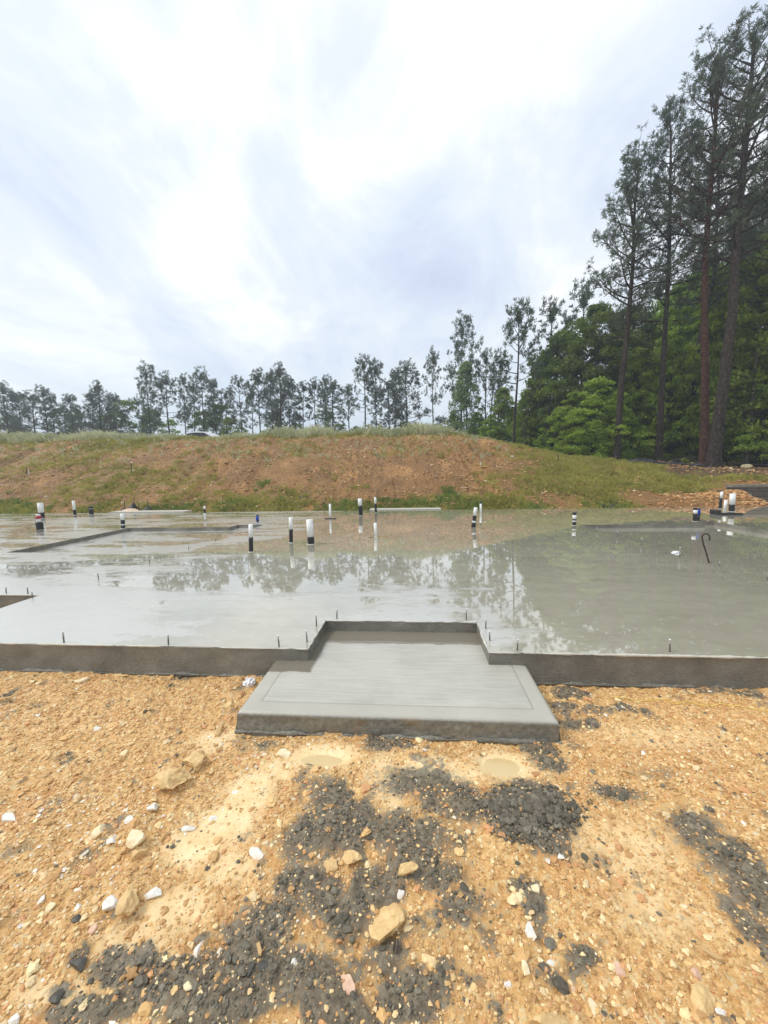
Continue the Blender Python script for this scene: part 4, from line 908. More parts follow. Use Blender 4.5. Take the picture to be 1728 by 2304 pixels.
def make_pine(seed, H, c0, spread, path=None, r0=None, nb=42, tuft=.3, per=9, wd=.035, sub=7, droop=0.0, top=.35, gap=0.0, tdens=1.0):
    """loblolly pine, base at origin. c0: height fraction where the crown starts; spread: longest limb"""
    R = np.random.default_rng(seed); T = Tub(); r0 = r0 or H*.0125
    hs = np.linspace(0, 1, 22)
    if path is None:
        wx, wy = R.normal(0, .012, 2); P = np.stack([H*(wx*hs+.006*np.sin(hs*7+seed)), H*(wy*hs+.006*np.cos(hs*5+seed)), H*hs], 1)
    else:
        pz = [p[2] for p in path]; P = np.stack([np.interp(hs*H, pz, [p[0] for p in path]), np.interp(hs*H, pz, [p[1] for p in path]), hs*H], 1)
    rad = r0*(1-.80*hs**1.15)*(1+.35*np.exp(-hs*28)); rad[-1] *= .3
    T.tube(P, rad, 10)
    at_h = lambda f: np.array([np.interp(f, hs, P[:, k]) for k in range(3)])
    C, D = [], []
    az = R.uniform(0, 2*PI)
    for i in range(nb):
        f = c0+(1-c0)*((i+R.uniform(0, .8))/nb)**.92; f = min(f, .985); g = (f-c0)/(1-c0)
        if gap and R.uniform() < gap*(1-g): continue
        az += 2.4+R.normal(0, .35)
        prof = (np.sin(PI*np.clip(g*.74+.2, 0, 1))**.6)*(.78+.22*(1-g)) if g > .15 else .3+R.uniform(0, .75)
        L = spread*prof*R.uniform(.55, 1.15)+.25
        up = (.1+.85*g+R.normal(0, .13)) - droop*(1-g)
        b = at_h(f); m = 8; s = np.linspace(0, 1, m); hd = np.array([math.cos(az), math.sin(az), 0]); sd_ = np.array([-hd[1], hd[0], 0])
        el = up + (s-.3)*(.5+R.normal(0, .2)); stp = L/(m-1)
        bp = [b]; wob = R.normal(0, .10, m).cumsum()*.6
        for k in range(1, m): bp.append(bp[-1]+stp*(hd*math.cos(el[k])+sd_*wob[k]*.5+np.array([0, 0, math.sin(el[k])])))
        bp = np.array(bp); rb = max(.016, rad[0]*.34*(1-f*.6)*(L/spread)**.5); T.tube(bp, rb*(1-.8*s), 5)
        ns = max(2, int(sub*L/spread+1.5))
        for j in range(ns):
            u = R.uniform(.35, 1.0) if j else 1.0; kk = min(m-2, int(u*(m-1))); o = bp[kk]+(bp[kk+1]-bp[kk])*(u*(m-1)-kk) if u < 1 else bp[-1]
            dr = bp[min(kk+1, m-1)]-bp[kk]; dr /= np.linalg.norm(dr)+1e-9
            q = dr*.8+R.normal(0, .55, 3)+np.array([0, 0, .28]); q /= np.linalg.norm(q); l2 = L*R.uniform(.16, .34)*(1.25-u*.5)+.18
            e = o+q*l2; mid = o+q*l2*.5+R.normal(0, .05*l2, 3); T.tube([o, mid, e], [rb*.4, rb*.28, rb*.12], 3)
            nt = max(2, int((2.2+l2*4.2)*tdens))
            for t_ in range(nt):
                v = R.uniform(.35, 1.05); o2 = o+q*l2*v; q2 = q*.6+R.normal(0, .6, 3)+np.array([0, 0, .3]); q2 /= np.linalg.norm(q2); l3 = R.uniform(.08, .30)*min(1.2, .5+l2)
                C.append(o2+q2*l3); D.append(q2)
                if l3 > .14 and tuft > .2: T.tube([o2, o2+q2*l3], [rb*.14+.003, .003], 3)
    for _ in range(26): q = R.normal(0, .4, 3)+np.array([0, 0, 1]); q /= np.linalg.norm(q); C.append(P[-1]-np.array([0, 0, R.uniform(0, top*2)])+q*.15); D.append(q)
    # dead stubs on the bare bole
    for _ in range(9):
        f = R.uniform(c0*.55, c0); b = at_h(f); a = R.uniform(0, 2*PI); L = R.uniform(.2, 1.1); T.tube([b, b+np.array([math.cos(a)*L, math.sin(a)*L, L*R.uniform(-.2, .3)])], [.02, .006], 4)
    return T.mesh('trunk'), tufts_mesh('crown', np.array(C), np.array(D), R, per, tuft, wd)

def leaf_quads(R, C, per, rad, size, flat=.45, droop=.0):
    n = len(C)*per; c = np.repeat(C, per, 0); q = R.normal(size=(n, 3)); q /= np.linalg.norm(q, axis=1)[:, None]; q *= (R.uniform(size=n)**.45)[:, None]
    rr = np.repeat(rad, per)[:, None]; p = q*rr*np.array([1, 1, flat]); p[:, 2] -= droop*(p[:, 0]**2+p[:, 1]**2)/np.maximum(rr[:, 0], .1)
    nrm = R.normal(size=(n, 3))*.65+np.array([0, 0, .8]); nrm /= np.linalg.norm(nrm, axis=1)[:, None]
    a = np.cross(nrm, R.normal(size=(n, 3))); a /= np.linalg.norm(a, axis=1)[:, None]; b = np.cross(nrm, a); s = size*R.uniform(.6, 1.25, n)[:, None]; c = c+p
    V = np.stack([c-a*s*.9, c+b*s*.42-a*s*.1, c+a*s*.9, c-b*s*.42-a*s*.1], 1).reshape(-1, 3)
    return V
def make_broad(seed, H, rx, c0=.12, ncl=150, per=70, leaf=.11, crad=.75, flat=.45, open_=.0, topk=1.0, limb=True, r0=None, lowfull=False):
    """broadleaf tree: trunk, limbs reaching into every leaf cluster"""
    R = np.random.default_rng(seed); T = Tub(); r0 = r0 or H*.013; hs = np.linspace(0, 1, 14)
    P = np.stack([H*.018*np.sin(hs*5+seed), H*.018*np.cos(hs*4+seed*2)-H*.018*math.cos(seed*2), H*hs*.9], 1); T.tube(P, r0*(1-.85*hs), 8)
    C = []; rad = []
    lob = R.uniform(.72, 1.12, 9)
    while len(C) < ncl:
        g = R.uniform(0, 1); a = R.uniform(0, 2*PI)
        prof = (np.sin(PI*(.12+.88*g)**.75)**.6 if not lowfull else (1-g**2.2)**.55)*topk+.08
        lb = lob[int(a/(2*PI)*9) % 9]*(1+.22*math.sin(g*11+a*2+seed))
        r = rx*prof*lb*(R.uniform(0, 1)**.38)
        if open_ and R.uniform() < open_*vnoise(np.array([a*2.2]), np.array([g*6.]), seed)[0]*1.8: continue
        z = H*(c0+(1-c0)*g); C.append((r*math.cos(a)+P[0, 0], r*math.sin(a), z)); rad.append(crad*R.uniform(.55, 1.2)*(1.1-.45*g))
    C = np.array(C); rad = np.array(rad)
    if limb:
        for i in range(0, ncl, 2):
            e = C[i]; hr = math.hypot(e[0], e[1]); zb = max(H*.08, e[2]-hr*R.uniform(.5, 1.1)-.3); k = min(zb/(H*.9), 1); b = np.array([np.interp(k, hs, P[:, 0]), np.interp(k, hs, P[:, 1]), zb])
            mid = b*.5+e*.5+np.array([0, 0, -.08*hr])+R.normal(0, .1, 3); T.tube([b, mid, e], [r0*.22*(1.1-k), r0*.13*(1.1-k)+.006, .006], 4)
    V = leaf_quads(R, C, per, rad, leaf, flat, .25)
    return T.mesh('trunk'), npmesh('crown', V, np.arange(len(V)).reshape(-1, 4))

_usedm = set()
def place_tree(name, tc, loc, sc, label, cat, group, leafm, barkm, rz=0.0, lean=(0, 0), sxy=1.0):
    t = empty(name, loc, label, cat, group, rz); t.scale = (sc*sxy, sc*sxy, sc); t.rotation_euler = (lean[0], lean[1], rz)
    for me, nm, m in ((tc[0], 'trunk', barkm), (tc[1], 'crown', leafm)):
        o = bpy.data.objects.new(nm, me); COL.objects.link(o); o.parent = t
        if not me.materials: me.materials.append(m)
        if me.materials[0] != m: o.material_slots[0].link = 'OBJECT'; o.material_slots[0].material = m
    return t
def foot(px, py, Y):       # ground position under an image point at that depth
    q = at(px, py, Y=Y); return q[0], gzat(q[0], Y)
ORD = ['leftmost','second','third','fourth','fifth','sixth','seventh','eighth','ninth','tenth','eleventh','twelfth','thirteenth','fourteenth','fifteenth','sixteenth','seventeenth','eighteenth','nineteenth','twentieth',
 'twenty-first','twenty-second','twenty-third','twenty-fourth','twenty-fifth','twenty-sixth','twenty-seventh','twenty-eighth','twenty-ninth','thirtieth','thirty-first','thirty-second','thirty-third','thirty-fourth','thirty-fifth','thirty-sixth','thirty-seventh','thirty-eighth','thirty-ninth','fortieth','forty-first','forty-second','forty-third']

# far pine prototypes, 10 m tall
FP = {'full': make_pine(11, 10, .22, 2.1, nb=46, tuft=.30, per=11, wd=.046, sub=5, tdens=.68, r0=.13),
      'full2': make_pine(12, 10, .30, 1.9, nb=42, tuft=.30, per=11, wd=.046, sub=5, tdens=.68, r0=.12),
      'slim': make_pine(13, 10, .45, 1.25, nb=32, tuft=.26, per=11, wd=.046, sub=4, tdens=.7, r0=.10, gap=.25),
      'slim2': make_pine(14, 10, .40, 1.45, nb=30, tuft=.28, per=11, wd=.046, sub=4, tdens=.7, r0=.10, gap=.35),
      'top': make_pine(15, 10, .60, 1.5, nb=28, tuft=.28, per=11, wd=.046, sub=5, tdens=.68, r0=.11, gap=.1),
      'top2': make_pine(16, 10, .52, 1.75, nb=30, tuft=.28, per=11, wd=.046, sub=5, tdens=.68, r0=.12, gap=.2),
      'open': make_pine(17, 10, .35, 2.0, nb=26, tuft=.30, per=11, wd=.046, sub=5, tdens=.68, r0=.12, gap=.45),
      'cone': make_pine(18, 10, .28, 2.3, nb=50, tuft=.28, per=11, wd=.046, sub=5, tdens=.68, r0=.13, gap=.1)}
LOOK = {'full': 'broad dense crown', 'full2': 'rounded dense crown', 'slim': 'slender sparse crown', 'slim2': 'slender ragged crown', 'top': 'bare trunk and small high crown', 'top2': 'bare trunk and wide high crown', 'open': 'open see-through crown', 'cone': 'pointed crown'}
FAR = [(4,872,50,'full',1.25),(40,890,52,'full2',1.1),(68,889,50,'top2',1),(95,879,49,'open',1),(112,892,51,'slim',1),(142,914,54,'slim2',.9),(158,895,50,'full2',.8),(181,920,53,'slim',1),(203,889,50,'slim2',1.1),(221,870,48,'full',.9),(253,894,52,'full2',1),
 (327,836,47,'cone',.95),(371,851,48,'top2',1),(411,852,49,'slim2',1),(428,868,52,'slim',1),(450,840,48,'top2',1.1),(479,863,50,'full2',.8),(508,884,52,'open',1),(536,857,49,'open',.95),(560,880,54,'slim',1),(578,843,48,'top',1.1),(608,845,50,'full2',.85),(630,833,47,'full',1.05),(647,858,49,'full2',.9),
 (675,869,51,'slim',1),(706,863,49,'top2',.9),(730,855,50,'slim2',1),(748,864,48,'top2',1),(783,875,52,'open',1),(820,813,46,'top2',.95),(842,824,48,'top',1),(848,890,55,'slim',1),(872,862,50,'slim2',1),(889,842,49,'full2',.9),(913,825,46,'full',1.05),(974,800,46,'top2',.85),(990,943,70,'full2',1.2),
 (1038,735,44,'cone',.9),(1095,800,46,'open',.9)]
FAR.sort()
for i, (px, py, Y, kd, wf) in enumerate(FAR):
    q = at(px, py, Y=Y); gz_ = gzat(q[0], Y); H = q[2]-gz_
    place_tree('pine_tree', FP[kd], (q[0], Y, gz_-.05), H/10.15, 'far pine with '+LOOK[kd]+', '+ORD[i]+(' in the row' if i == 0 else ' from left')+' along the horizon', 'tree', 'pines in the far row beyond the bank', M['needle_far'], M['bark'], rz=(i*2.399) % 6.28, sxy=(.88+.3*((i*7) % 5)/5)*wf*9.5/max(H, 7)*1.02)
# low broadleaf trees between the far pines
FB = [make_broad(31, 6, 2.4, .08, 85, 55, .15, .8, open_=.5), make_broad(32, 6, 2.2, .08, 75, 50, .16, .8, open_=.5), make_broad(33, 8, 1.8, .06, 80, 50, .15, .7, open_=.6)]
LOWB = [(20,930,55,0,'leaf_dark'),(130,922,56,1,'leaf_dark'),(175,928,56,1,'leaf_mid'),(235,930,54,0,'leaf_dark'),(285,895,52,0,'leaf_dark'),(340,915,53,0,'leaf_dark'),(385,945,55,1,'leaf_mid'),(448,921,52,0,'leaf_dark'),(498,905,50,0,'leaf_dark'),(512,940,48,1,'leaf_mid'),
 (620,930,54,1,'leaf_dark'),(668,948,54,0,'leaf_dark'),(730,905,48,2,'leaf_pale'),(727,966,47,1,'leaf_mid'),(765,950,54,0,'leaf_dark'),(800,960,55,1,'leaf_dark'),(868,962,55,0,'leaf_dark'),(905,950,54,1,'leaf_dark'),(545,962,54,1,'leaf_mid'),(958,962,66,0,'leaf_mid')]
for i, (px, py, Y, k, lm) in enumerate(sorted(LOWB)):
    q = at(px, py, Y=Y); gz_ = gzat(q[0], Y); H = q[2]-gz_; h0 = (6, 6, 8)[k]
    place_tree('broadleaf_tree', FB[k], (q[0], Y, gz_-.05), H/h0, {'leaf_dark': 'dark', 'leaf_mid': 'mid green', 'leaf_pale': 'pale spring green'}[lm]+' low leafy tree among the far pines, '+ORD[i]+' of them from left', 'tree', 'low leafy trees among the far pines', M[lm], M['bark_grey'], rz=i*1.7, sxy=max(.8, 3.4/H) if k < 2 else .9)

# the big pines at the right, each with its own bole
def near_pine(pts, Y, topxy, seed, c0, spread, r0, label, bark='bark', **k):
    b = at(*pts[0], Y=Y); gz_ = gzat(b[0], Y); tp = at(*topxy, Y=Y); H = tp[2]-gz_
    path = [(0, 0, 0)]
    for p in pts[1:]: q = at(*p, Y=Y); path.append((q[0]-b[0], 0, q[2]-gz_))
    path.append((tp[0]-b[0], .3, H)); path.sort(key=lambda t: t[2])
    tc = make_pine(seed, H, c0, spread, path=path, r0=r0, **k)
    place_tree('pine_tree', tc, (b[0], Y, gz_-.08), 1, label, 'tree', 'tall pines at the wood edge', M['needle'], M[bark])
NK = dict(nb=56, tuft=.20, per=14, wd=.021, sub=8, tdens=.9)
near_pine([(1388,1034),(1397,871),(1409,769),(1424,600),(1428,464),(1436,392)], 24.5, (1440,350), 101, .43, 2.3, .19, 'tall pine nearest the clearing, leftmost of the big trunks, one low curved limb', **NK)
near_pine([(1481,1037),(1490,856),(1496,751),(1505,600),(1508,452),(1510,286)], 25, (1512,250), 102, .46, 2.1, .19, 'tall straight pine, second big trunk from the clearing', **NK)
near_pine([(1549,1031),(1562,886),(1571,781),(1587,699),(1607,630),(1617,422)], 28, (1630,330), 103, .52, 2.0, .22, 'dark crooked pine standing behind between the second and the reddish trunk', **NK)
near_pine([(1585,1046),(1587,811),(1585,720),(1586,600),(1596,452),(1608,331),(1612,229)], 23, (1625,112), 104, .50, 2.8, .23, 'tall pine with reddish straight trunk just left of the thickest one', bark='bark_red', **NK)
near_pine([(1603,1043),(1623,901),(1638,781),(1649,690),(1659,512),(1673,377),(1683,256)], 22, (1712,66), 105, .48, 2.8, .29, 'thickest pine trunk leaning right, tallest at the right photo edge', **NK)
near_pine([(1760,1045),(1790,600)], 24, (1850,200), 106, .42, 4.2, .22, 'pine whose crown reaches in from beyond the right photo edge', **NK)
# mid pines in the left end of the wood
def mid_pine(px, py, Y, kd, label, lean=0, wf=1.0):
    q = at(px, py, Y=Y); gz_ = gzat(q[0], Y); H = q[2]-gz_
    bx = q[0]-math.tan(lean)*H; place_tree('pine_tree', FP[kd], (bx, Y, gzat(bx, Y)-.1), H/10.1/math.cos(lean), label, 'tree', 'pines in the left end of the wood', M['needle'], M['bark'], rz=0, lean=(0, lean), sxy=wf)
mid_pine(1172, 700, 33, 'top2', 'tall pine with dark leaning trunk, alone at the left end of the wood', .03, .85)
mid_pine(1240, 698, 37, 'open', 'open topped pine rising left of the big dark leafy tree', 0, .8)
mid_pine(1312, 662, 36, 'open', 'open topped pine rising above the big dark leafy tree', 0, .8)
mid_pine(1222, 820, 34, 'slim2', 'thin pine with strongly leaning trunk beside the alone one', .14, .9)
mid_pine(1120, 815, 44, 'slim', 'slender pine behind the pale young tree at the wood end', 0, 1)
mid_pine(1480, 640, 34, 'open', 'pine behind the second big trunk in the wood', 0, .8)
mid_pine(1545, 640, 36, 'full2', 'dense pine deep behind the crooked trunk', 0, .8)
mid_pine(1660, 490, 33, 'full', 'dense dark pine behind the thickest trunk', 0, .8)
mid_pine(1725, 430, 35, 'full2', 'dense dark pine at the right photo edge behind the leafy trees', 0, .9)
# broadleaf trees of the wood
WB = {'a': make_broad(41, 10, 3.1, .10, 250, 80, .15, .85, .42, open_=.35), 'b': make_broad(42, 10, 2.6, .06, 210, 80, .15, .80, .42, open_=.35),
      'c': make_broad(43, 10, 2.2, .15, 180, 75, .15, .75, .45, open_=.5), 'bush': make_broad(44, 5, 2.5, .02, 130, 90, .105, .62, .30, open_=.75, lowfull=True),
      'shrub': make_broad(45, 2, 1.2, .02, 60, 80, .06, .35, .5, lowfull=True)}
WH = {'a': 10, 'b': 10, 'c': 10, 'bush': 5, 'shrub': 2}
WOOD = [(1340,690,31,'a','leaf_dark',1.0,'biggest dark leafy tree, left of the first big pine'),(1262,745,34,'b','leaf_dark',.95,'dark leafy tree at the left shoulder of the wood'),
 (1225,800,36,'c','leaf_dark',1,'narrow dark leafy tree behind the leaning trunk'),(1190,875,34,'b','leaf_mid',.8,'lower mid green tree below the alone tall pine'),
 (1130,872,38,'c','leaf_mid',1.0,'mid green leafy tree between pale young tree and alone pine'),(1048,812,41,'c','leaf_pale',.75,'pale green young tree in front of the pointed far pine'),
 (1075,925,39,'b','leaf_dark',.9,'low dark green tree at the foot of the pale young tree'),(1018,930,41,'b','leaf_mid',.9,'low green tree where the wood begins at left'),(1105,940,37,'bush','leaf_mid',1,'green bush at the crest below the pale young tree'),
 (1345,850,26.6,'bush','leaf_bright',1.0,'bright green leafy bush left of the first big pine'),(1290,880,27.5,'bush','leaf_bright',.85,'bright green leafy bush at the slope end, left of the larger one'),(1395,900,27.2,'bush','leaf_mid',.8,'green bush behind the first big pine trunk'),
 (1440,780,29,'b','leaf_mid',.75,'mid green leafy tree between first and second big trunk'),(1420,690,34,'a','leaf_dark',.9,'dark leafy tree high behind the first big trunk'),
 (1510,745,28,'b','leaf_mid',.8,'mid green leafy tree just right of the second big trunk'),(1530,640,33,'a','leaf_mid',.85,'tall green leafy tree behind the crooked pine'),
 (1600,600,31,'a','leaf_mid',.85,'tall green leafy tree behind the reddish trunk'),(1660,640,28,'b','leaf_mid',.85,'green leafy tree right behind the thickest trunk'),(1700,540,28.5,'a','leaf_mid',.9,'tall bright topped leafy tree right of the thickest trunk'),
 (1760,560,25.5,'a','leaf_mid',.8,'tall leafy tree cut by the right photo edge'),(1735,830,25,'bush','leaf_mid',1.0,'leafy bush low at the right photo edge'),(1640,870,27,'bush','leaf_mid',1.0,'leafy bush low behind the thickest trunk'),
 (1560,880,29,'bush','leaf_mid',1.0,'leafy bush low behind the crooked pine foot'),(1465,910,28.5,'bush','leaf_mid',.9,'leafy bush low behind the second big trunk'),(1220,960,29.5,'bush','leaf_mid',.7,'low bush by the thin trunks at the slope end'),
 (1500,850,36,'a','leaf_dark',.9,'dark leafy tree deep between second and crooked trunks'),(1390,820,37,'a','leaf_dark',.9,'dark leafy tree deep behind the bright bush'),(1600,830,36,'a','leaf_dark',.9,'dark leafy tree deep behind the reddish trunk'),
 (1700,800,34,'a','leaf_dark',.9,'dark leafy tree deep behind at the right edge'),(1290,860,35,'b','leaf_dark',1,'dark leafy tree deep behind the slope end'),(1160,930,41,'b','leaf_dark',1,'dark low tree deep behind the alone pine')]
for i, (px, py, Y, k, lm, wf, lb) in enumerate(WOOD):
    q = at(px, py, Y=Y); gz_ = gzat(q[0], Y); H = q[2]-gz_
    nm = 'leafy_bush' if k == 'bush' else 'broadleaf_tree'
    place_tree(nm, WB[k], (q[0], Y, gz_-.1), H/WH[k], lb, 'bush' if k == 'bush' else 'tree', 'leafy bushes at the wood edge' if k == 'bush' else 'leafy trees of the wood', M[lm], M['bark_grey'], rz=i*2.1, sxy=wf)
for i, (px, py, Y, lb) in enumerate(((1412,1025,25.2,'small green shrub at the foot of the first big pine'),(1540,1048,22.6,'small bright sapling shrub on the bare soil left of the reddish trunk'),(1258,1010,26,'low shrub at the slope end under the bright bushes'),(1310,1015,25.6,'low shrub under the larger bright bush'))):
    q = at(px, py, Y=Y); gz_ = gzat(q[0], Y); place_tree('shrub', WB['shrub'], (q[0], Y, gz_-.02), .42 if i != 1 else .2, lb, 'shrub', None, M['leaf_bright'], M['bark_grey'], rz=i)
# thin bare trunks at the slope end
for i, (pts, Y, r, lb) in enumerate((([(1102,980),(1107,900),(1112,850)],36,.05,'thin dark bare trunk left of the alone pine'),([(1178,988),(1187,930),(1200,860)],33,.07,'thin leaning bare trunk right of the alone pine'),([(1226,1005),(1232,960),(1240,880)],31,.06,'thin grey bare trunk at the slope end'),([(1262,1014),(1268,985),(1272,950)],29,.05,'short dark bare trunk at the slope end'),
     ([(1680,1037),(1689,947),(1704,781),(1716,669)],24.5,.12,'slim leafy tree trunk near the right photo edge'),([(1612,1030),(1618,900),(1640,700)],32,.09,'thin trunk deep in the wood behind the thickest pine'),([(1445,1028),(1452,900),(1458,760)],33,.08,'thin trunk deep in the wood between first and second pine'))):
    P = np.array([at(*p, Y=Y) for p in pts]); P = np.array([P[0], P[0]*.6+P[1]*.4, P[1], P[1]*.5+P[2]*.5, P[2]]); gz_ = gzat(P[0][0], Y); P[0, 2] = gz_-.1; o0 = P[0].copy(); T = Tub(); T.tube(P-o0, np.array([r, r*.9, r*.8, r*.6, r*.35]), 7)
    for k in range(7): b = P[2+k % 2]-o0; T.tube([b, b+np.array([math.cos(k*2.1)*1.0, math.sin(k*2.1)*.8, .7+.2*k])], [r*.3, .008], 4)
    o = link('bare_tree', T.mesh('bare_tree'), M['bark_grey']); o.location = tuple(o0); tag(o, lb, 'tree')
# the wood goes on behind: one mass
R3 = np.random.default_rng(77); n = 1500; X = R3.uniform(9, 75, n); Y_ = R3.uniform(40, 64, n); Zb = terrain(X, Y_); Hh = R3.uniform(0, 1, n)**.8*(11.5+4*vnoise(X*.25, Y_*.2, 4))*np.clip((X-9)/(Y_*.35), .45, 1)
V = leaf_quads(R3, np.stack([X, Y_, Zb+Hh], 1), 60, np.full(n, 1.7), .30, .6)
tag(link('woods', npmesh('woods', V, np.arange(len(V)).reshape(-1, 4)), M['leaf_dark']), 'dark leafy wood filling the gaps behind the trees at right', 'wood', kind='stuff')
n = 500; X = R3.uniform(-75, 30, n); Y_ = R3.uniform(75, 110, n); V = leaf_quads(R3, np.stack([X, Y_, terrain(X, Y_)+R3.uniform(0, 1, n)*(2.2+1.2*vnoise(X*.15, Y_*.1, 6))], 1), 40, np.full(n, 2.2), .4, .6)
tag(link('far_woods', npmesh('far_woods', V, np.arange(len(V)).reshape(-1, 4)), M['leaf_dark']), 'low distant line of woods behind the far pines', 'wood', kind='stuff')

# ------------------------------------------------------------------ things at the wood edge
a = at(1395, 1040, Y=24); 
def ribbon(pts, Y0, Y1, h, label):
    n = len(pts); P = []
    for i, (px, py) in enumerate(pts):
        Y = Y0+(Y1-Y0)*i/(n-1); q = at(px, py, Y=Y); P.append((q[0], Y, gzat(q[0], Y)))
    P = np.array(P); s = np.linspace(0, n-1, 90); X = np.interp(s, range(n), P[:, 0]); Yc = np.interp(s, range(n), P[:, 1]); k = 6; V = []
    e = fbm(s*2.3, s*0, 4, 55)
    for j in range(k):
        u = j/(k-1); V.append(np.stack([X, Yc+u*.45*(.6+e), terrain(X, Yc)+.015+h*math.sin(PI*u)*(e*1.5-.25)+.05*e], 1))
    V = np.concatenate(V); idx = np.arange(90*k).reshape(k, 90); f = np.stack([idx[:-1, :-1], idx[:-1, 1:], idx[1:, 1:], idx[1:, :-1]], -1).reshape(-1, 4)
    o = link('silt_fence', npmesh('silt_fence', V, f, True), M['black_fabric']); md = o.modifiers.new('t', 'SOLIDIFY'); md.thickness = .01; return tag(o, label, 'silt fence')
ribbon([(1395,1038),(1440,1043),(1500,1050),(1560,1060),(1602,1064)], 23.6, 21.6, .28, 'black silt fence slumped along the soil at the foot of the big pines')
# road behind the trees
x0, x1 = 14, 60; ns = 60; xx = np.linspace(x0, x1, ns); V = np.concatenate([np.stack([xx, np.full(ns, 31.0)+j*1.2, terrain(xx, np.full(ns, 31.0+j*1.2))+.06], 1) for j in range(5)]); idx = np.arange(ns*5).reshape(5, ns)
f = np.stack([idx[:-1, :-1], idx[:-1, 1:], idx[1:, 1:], idx[1:, :-1]], -1).reshape(-1, 4); tag(link('road', npmesh('road', V, f, True), M['asphalt']), kind='structure')
# brush pile and fallen logs
q = at(1545, 1042, Y=24.2); t = empty('brush_pile', (q[0], 24.2, gzat(q[0], 24.2)), 'pile of dead branches left of the reddish pine trunk', 'brush pile'); T = Tub(); rr = np.random.default_rng(9)
for k in range(70):
    c = np.array([rr.normal(0, .75), rr.normal(0, .3), abs(rr.normal(.05, .15))+.02]); a = rr.uniform(0, PI); l = rr.uniform(.25, .8); d = np.array([math.cos(a), math.sin(a)*.6, rr.uniform(-.15, .25)])*l; T.tube([c-d, c+rr.normal(0, .04, 3), c+d], [.022, .018, .006], 5)
link('branches', T.mesh('branches'), M['bark_grey'], t)
def log(p0, p1, Y, r, lb):
    a, b = at(*p0, Y=Y), at(*p1, Y=Y-.3); T = Tub(); n = 8; P = np.array([a+(b-a)*i/(n-1) for i in range(n)]); P[:, 2] = terrain(P[:, 0], P[:, 1])+r*.8+rr.normal(0, r*.15, n); o0 = P[0].copy(); T.tube(P-o0, np.full(n, r)*rr.uniform(.85, 1.1, n), 9); o = link('fallen_log', T.mesh('fallen_log'), M['bark']); o.location = tuple(o0); tag(o, lb, 'log')
log((1635,1044), (1728,1044), 23.2, .11, 'long fallen log on the soil right of the thickest pine')
log((1470,1040), (1530,1040), 25.8, .08, 'short fallen log behind the second big pine')
rock_ = lambda px, py, Y, s, m, lb: None
for i, (px, py, Y, s, lb) in enumerate(((1680,1046,22.8,.28,'grey flat boulder on the soil below the slim leafy trunk'),(1560,1037,24.4,.2,'pale stone in the brush pile'),(1574,1041,23.9,.14,'small pale stone right of the brush pile'),(1636,1067,21.2,.10,'white stone on the red soil right of the silt fence end'),(1642,1072,20.5,.09,'second white stone on the red soil nearer the wall'))):
    q = at(px, py, Y=Y); v, f = I2; rq = np.random.default_rng(i); v = v*(1+rq.uniform(-.12, .12, (len(v), 1)))*np.array([s, s*.7, s*.5]); o = link('stone', npmesh('stone', v, f, False), M['rock_cream']); o.location = (q[0], Y, gzat(q[0], Y)+s*.25); tag(o, lb, 'stone')
# power lines
T = MB(); P0 = at(1010, 905, Y=60); P1 = at(800, 1010, Y=75)
for k in range(3):
    a = at(1080, 868+k*9, Y=58); b = at(900, 985+k*5, Y=95); m = MB(); m.tube([tuple(a+(b-a)*j/14-np.array([0, 0, 1.1*math.sin(PI*j/14)])) for j in range(15)], .018, 4)
    o = m.build('power_line', M['cable']); tag(o, ['upper', 'middle', 'lower'][k]+' thin cable of the power lines right of the lone far pine', 'cable', 'power line cables')
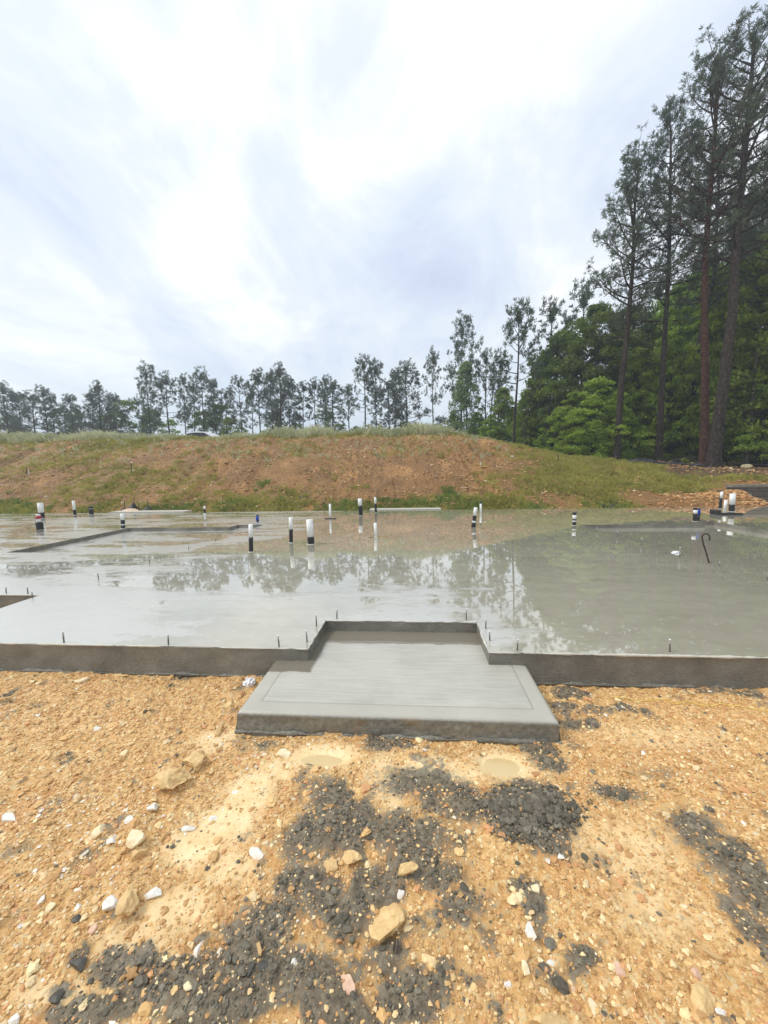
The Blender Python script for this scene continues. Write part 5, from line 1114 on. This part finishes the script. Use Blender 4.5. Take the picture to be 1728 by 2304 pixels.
# white car on the plateau
q = at(447, 990, Y=33); gz_ = gzat(q[0], 33); ct = empty('parked_car', (q[0], 33, gz_), 'white car parked beyond the crest grass, only its roof showing', 'car')
prof = [(-2.2,.35),(-2.25,.75),(-2.1,.95),(-1.2,1.05),(-.45,1.48),(.2,1.56),(1.1,1.52),(1.85,1.1),(2.2,1.0),(2.28,.6),(2.2,.35)]
def ext(pr, y0, y1): 
    n = len(pr); return [(a, y0, b) for a, b in pr]+[(a, y1, b) for a, b in pr], [tuple(range(n)), tuple(range(2*n-1, n-1, -1))]+[(i, i+n, (i+1) % n+n, (i+1) % n) for i in range(n)]
m = MB(); m.add(*ext(prof, -.86, .86)); b_ = m.build('body', M['car_paint'], ct); md = b_.modifiers.new('b', 'BEVEL'); md.width = .06; md.segments = 2
for sy in (-.885, .845): m = MB(); m.add(*ext([(-1.05,1.06),(-.42,1.42),(.25,1.48),(1.0,1.44),(1.55,1.1)], sy, sy+.04)); m.build('window', M['car_glass'], ct)
for wx_ in (-1.4, 1.4):
    for sy in (-.8, .6): m = MB(); m.tube([(wx_, sy, .33), (wx_, sy+.22, .33)], .33, 18); m.build('wheel', M['rubber'], ct)
# litter on the crest
for px, py, lb in ((1016, 974, 'white plastic scrap on the crest right of the lone far pine'), (1153, 1030, 'small white scrap on the green part of the bank')):
    d = FWD*F+RT*(px-864)+UP*(1152-py); d = d/d[1]; Y = 15.0
    while Y < 26 and HC+d[2]*Y > gzat(d[0]*Y, Y): Y += .05
    q = CAM+d*Y; v, f = I1; rq = np.random.default_rng(px); v = v*(1+rq.uniform(-.3, .3, (len(v), 1)))*np.array([.10, .06, .05]); o = link('plastic_scrap', npmesh('plastic_scrap', v, f), M['paper']); o.location = (q[0], q[1], gzat(q[0], q[1])+.05); tag(o, lb, 'litter')
# thin damp air over the whole place
def haze():
    m = MB(); m.box(-345, 345, -225, 345, -2.5, 34); o = m.build('haze', None)
    hm = bpy.data.materials.new('haze'); hm.use_nodes = True; T = NT(hm.node_tree); T.n.clear(); out = T.node('ShaderNodeOutputMaterial')
    pv = T.node('ShaderNodeVolumePrincipled', {'Color': (.86, .92, 1, 1), 'Density': .0022, 'Anisotropy': .2}); T.l.new(pv.outputs[0], out.inputs['Volume']); o.data.materials.append(hm)
    tag(o, 'thin pale damp air fading the far trees', 'haze', kind='stuff')
haze()
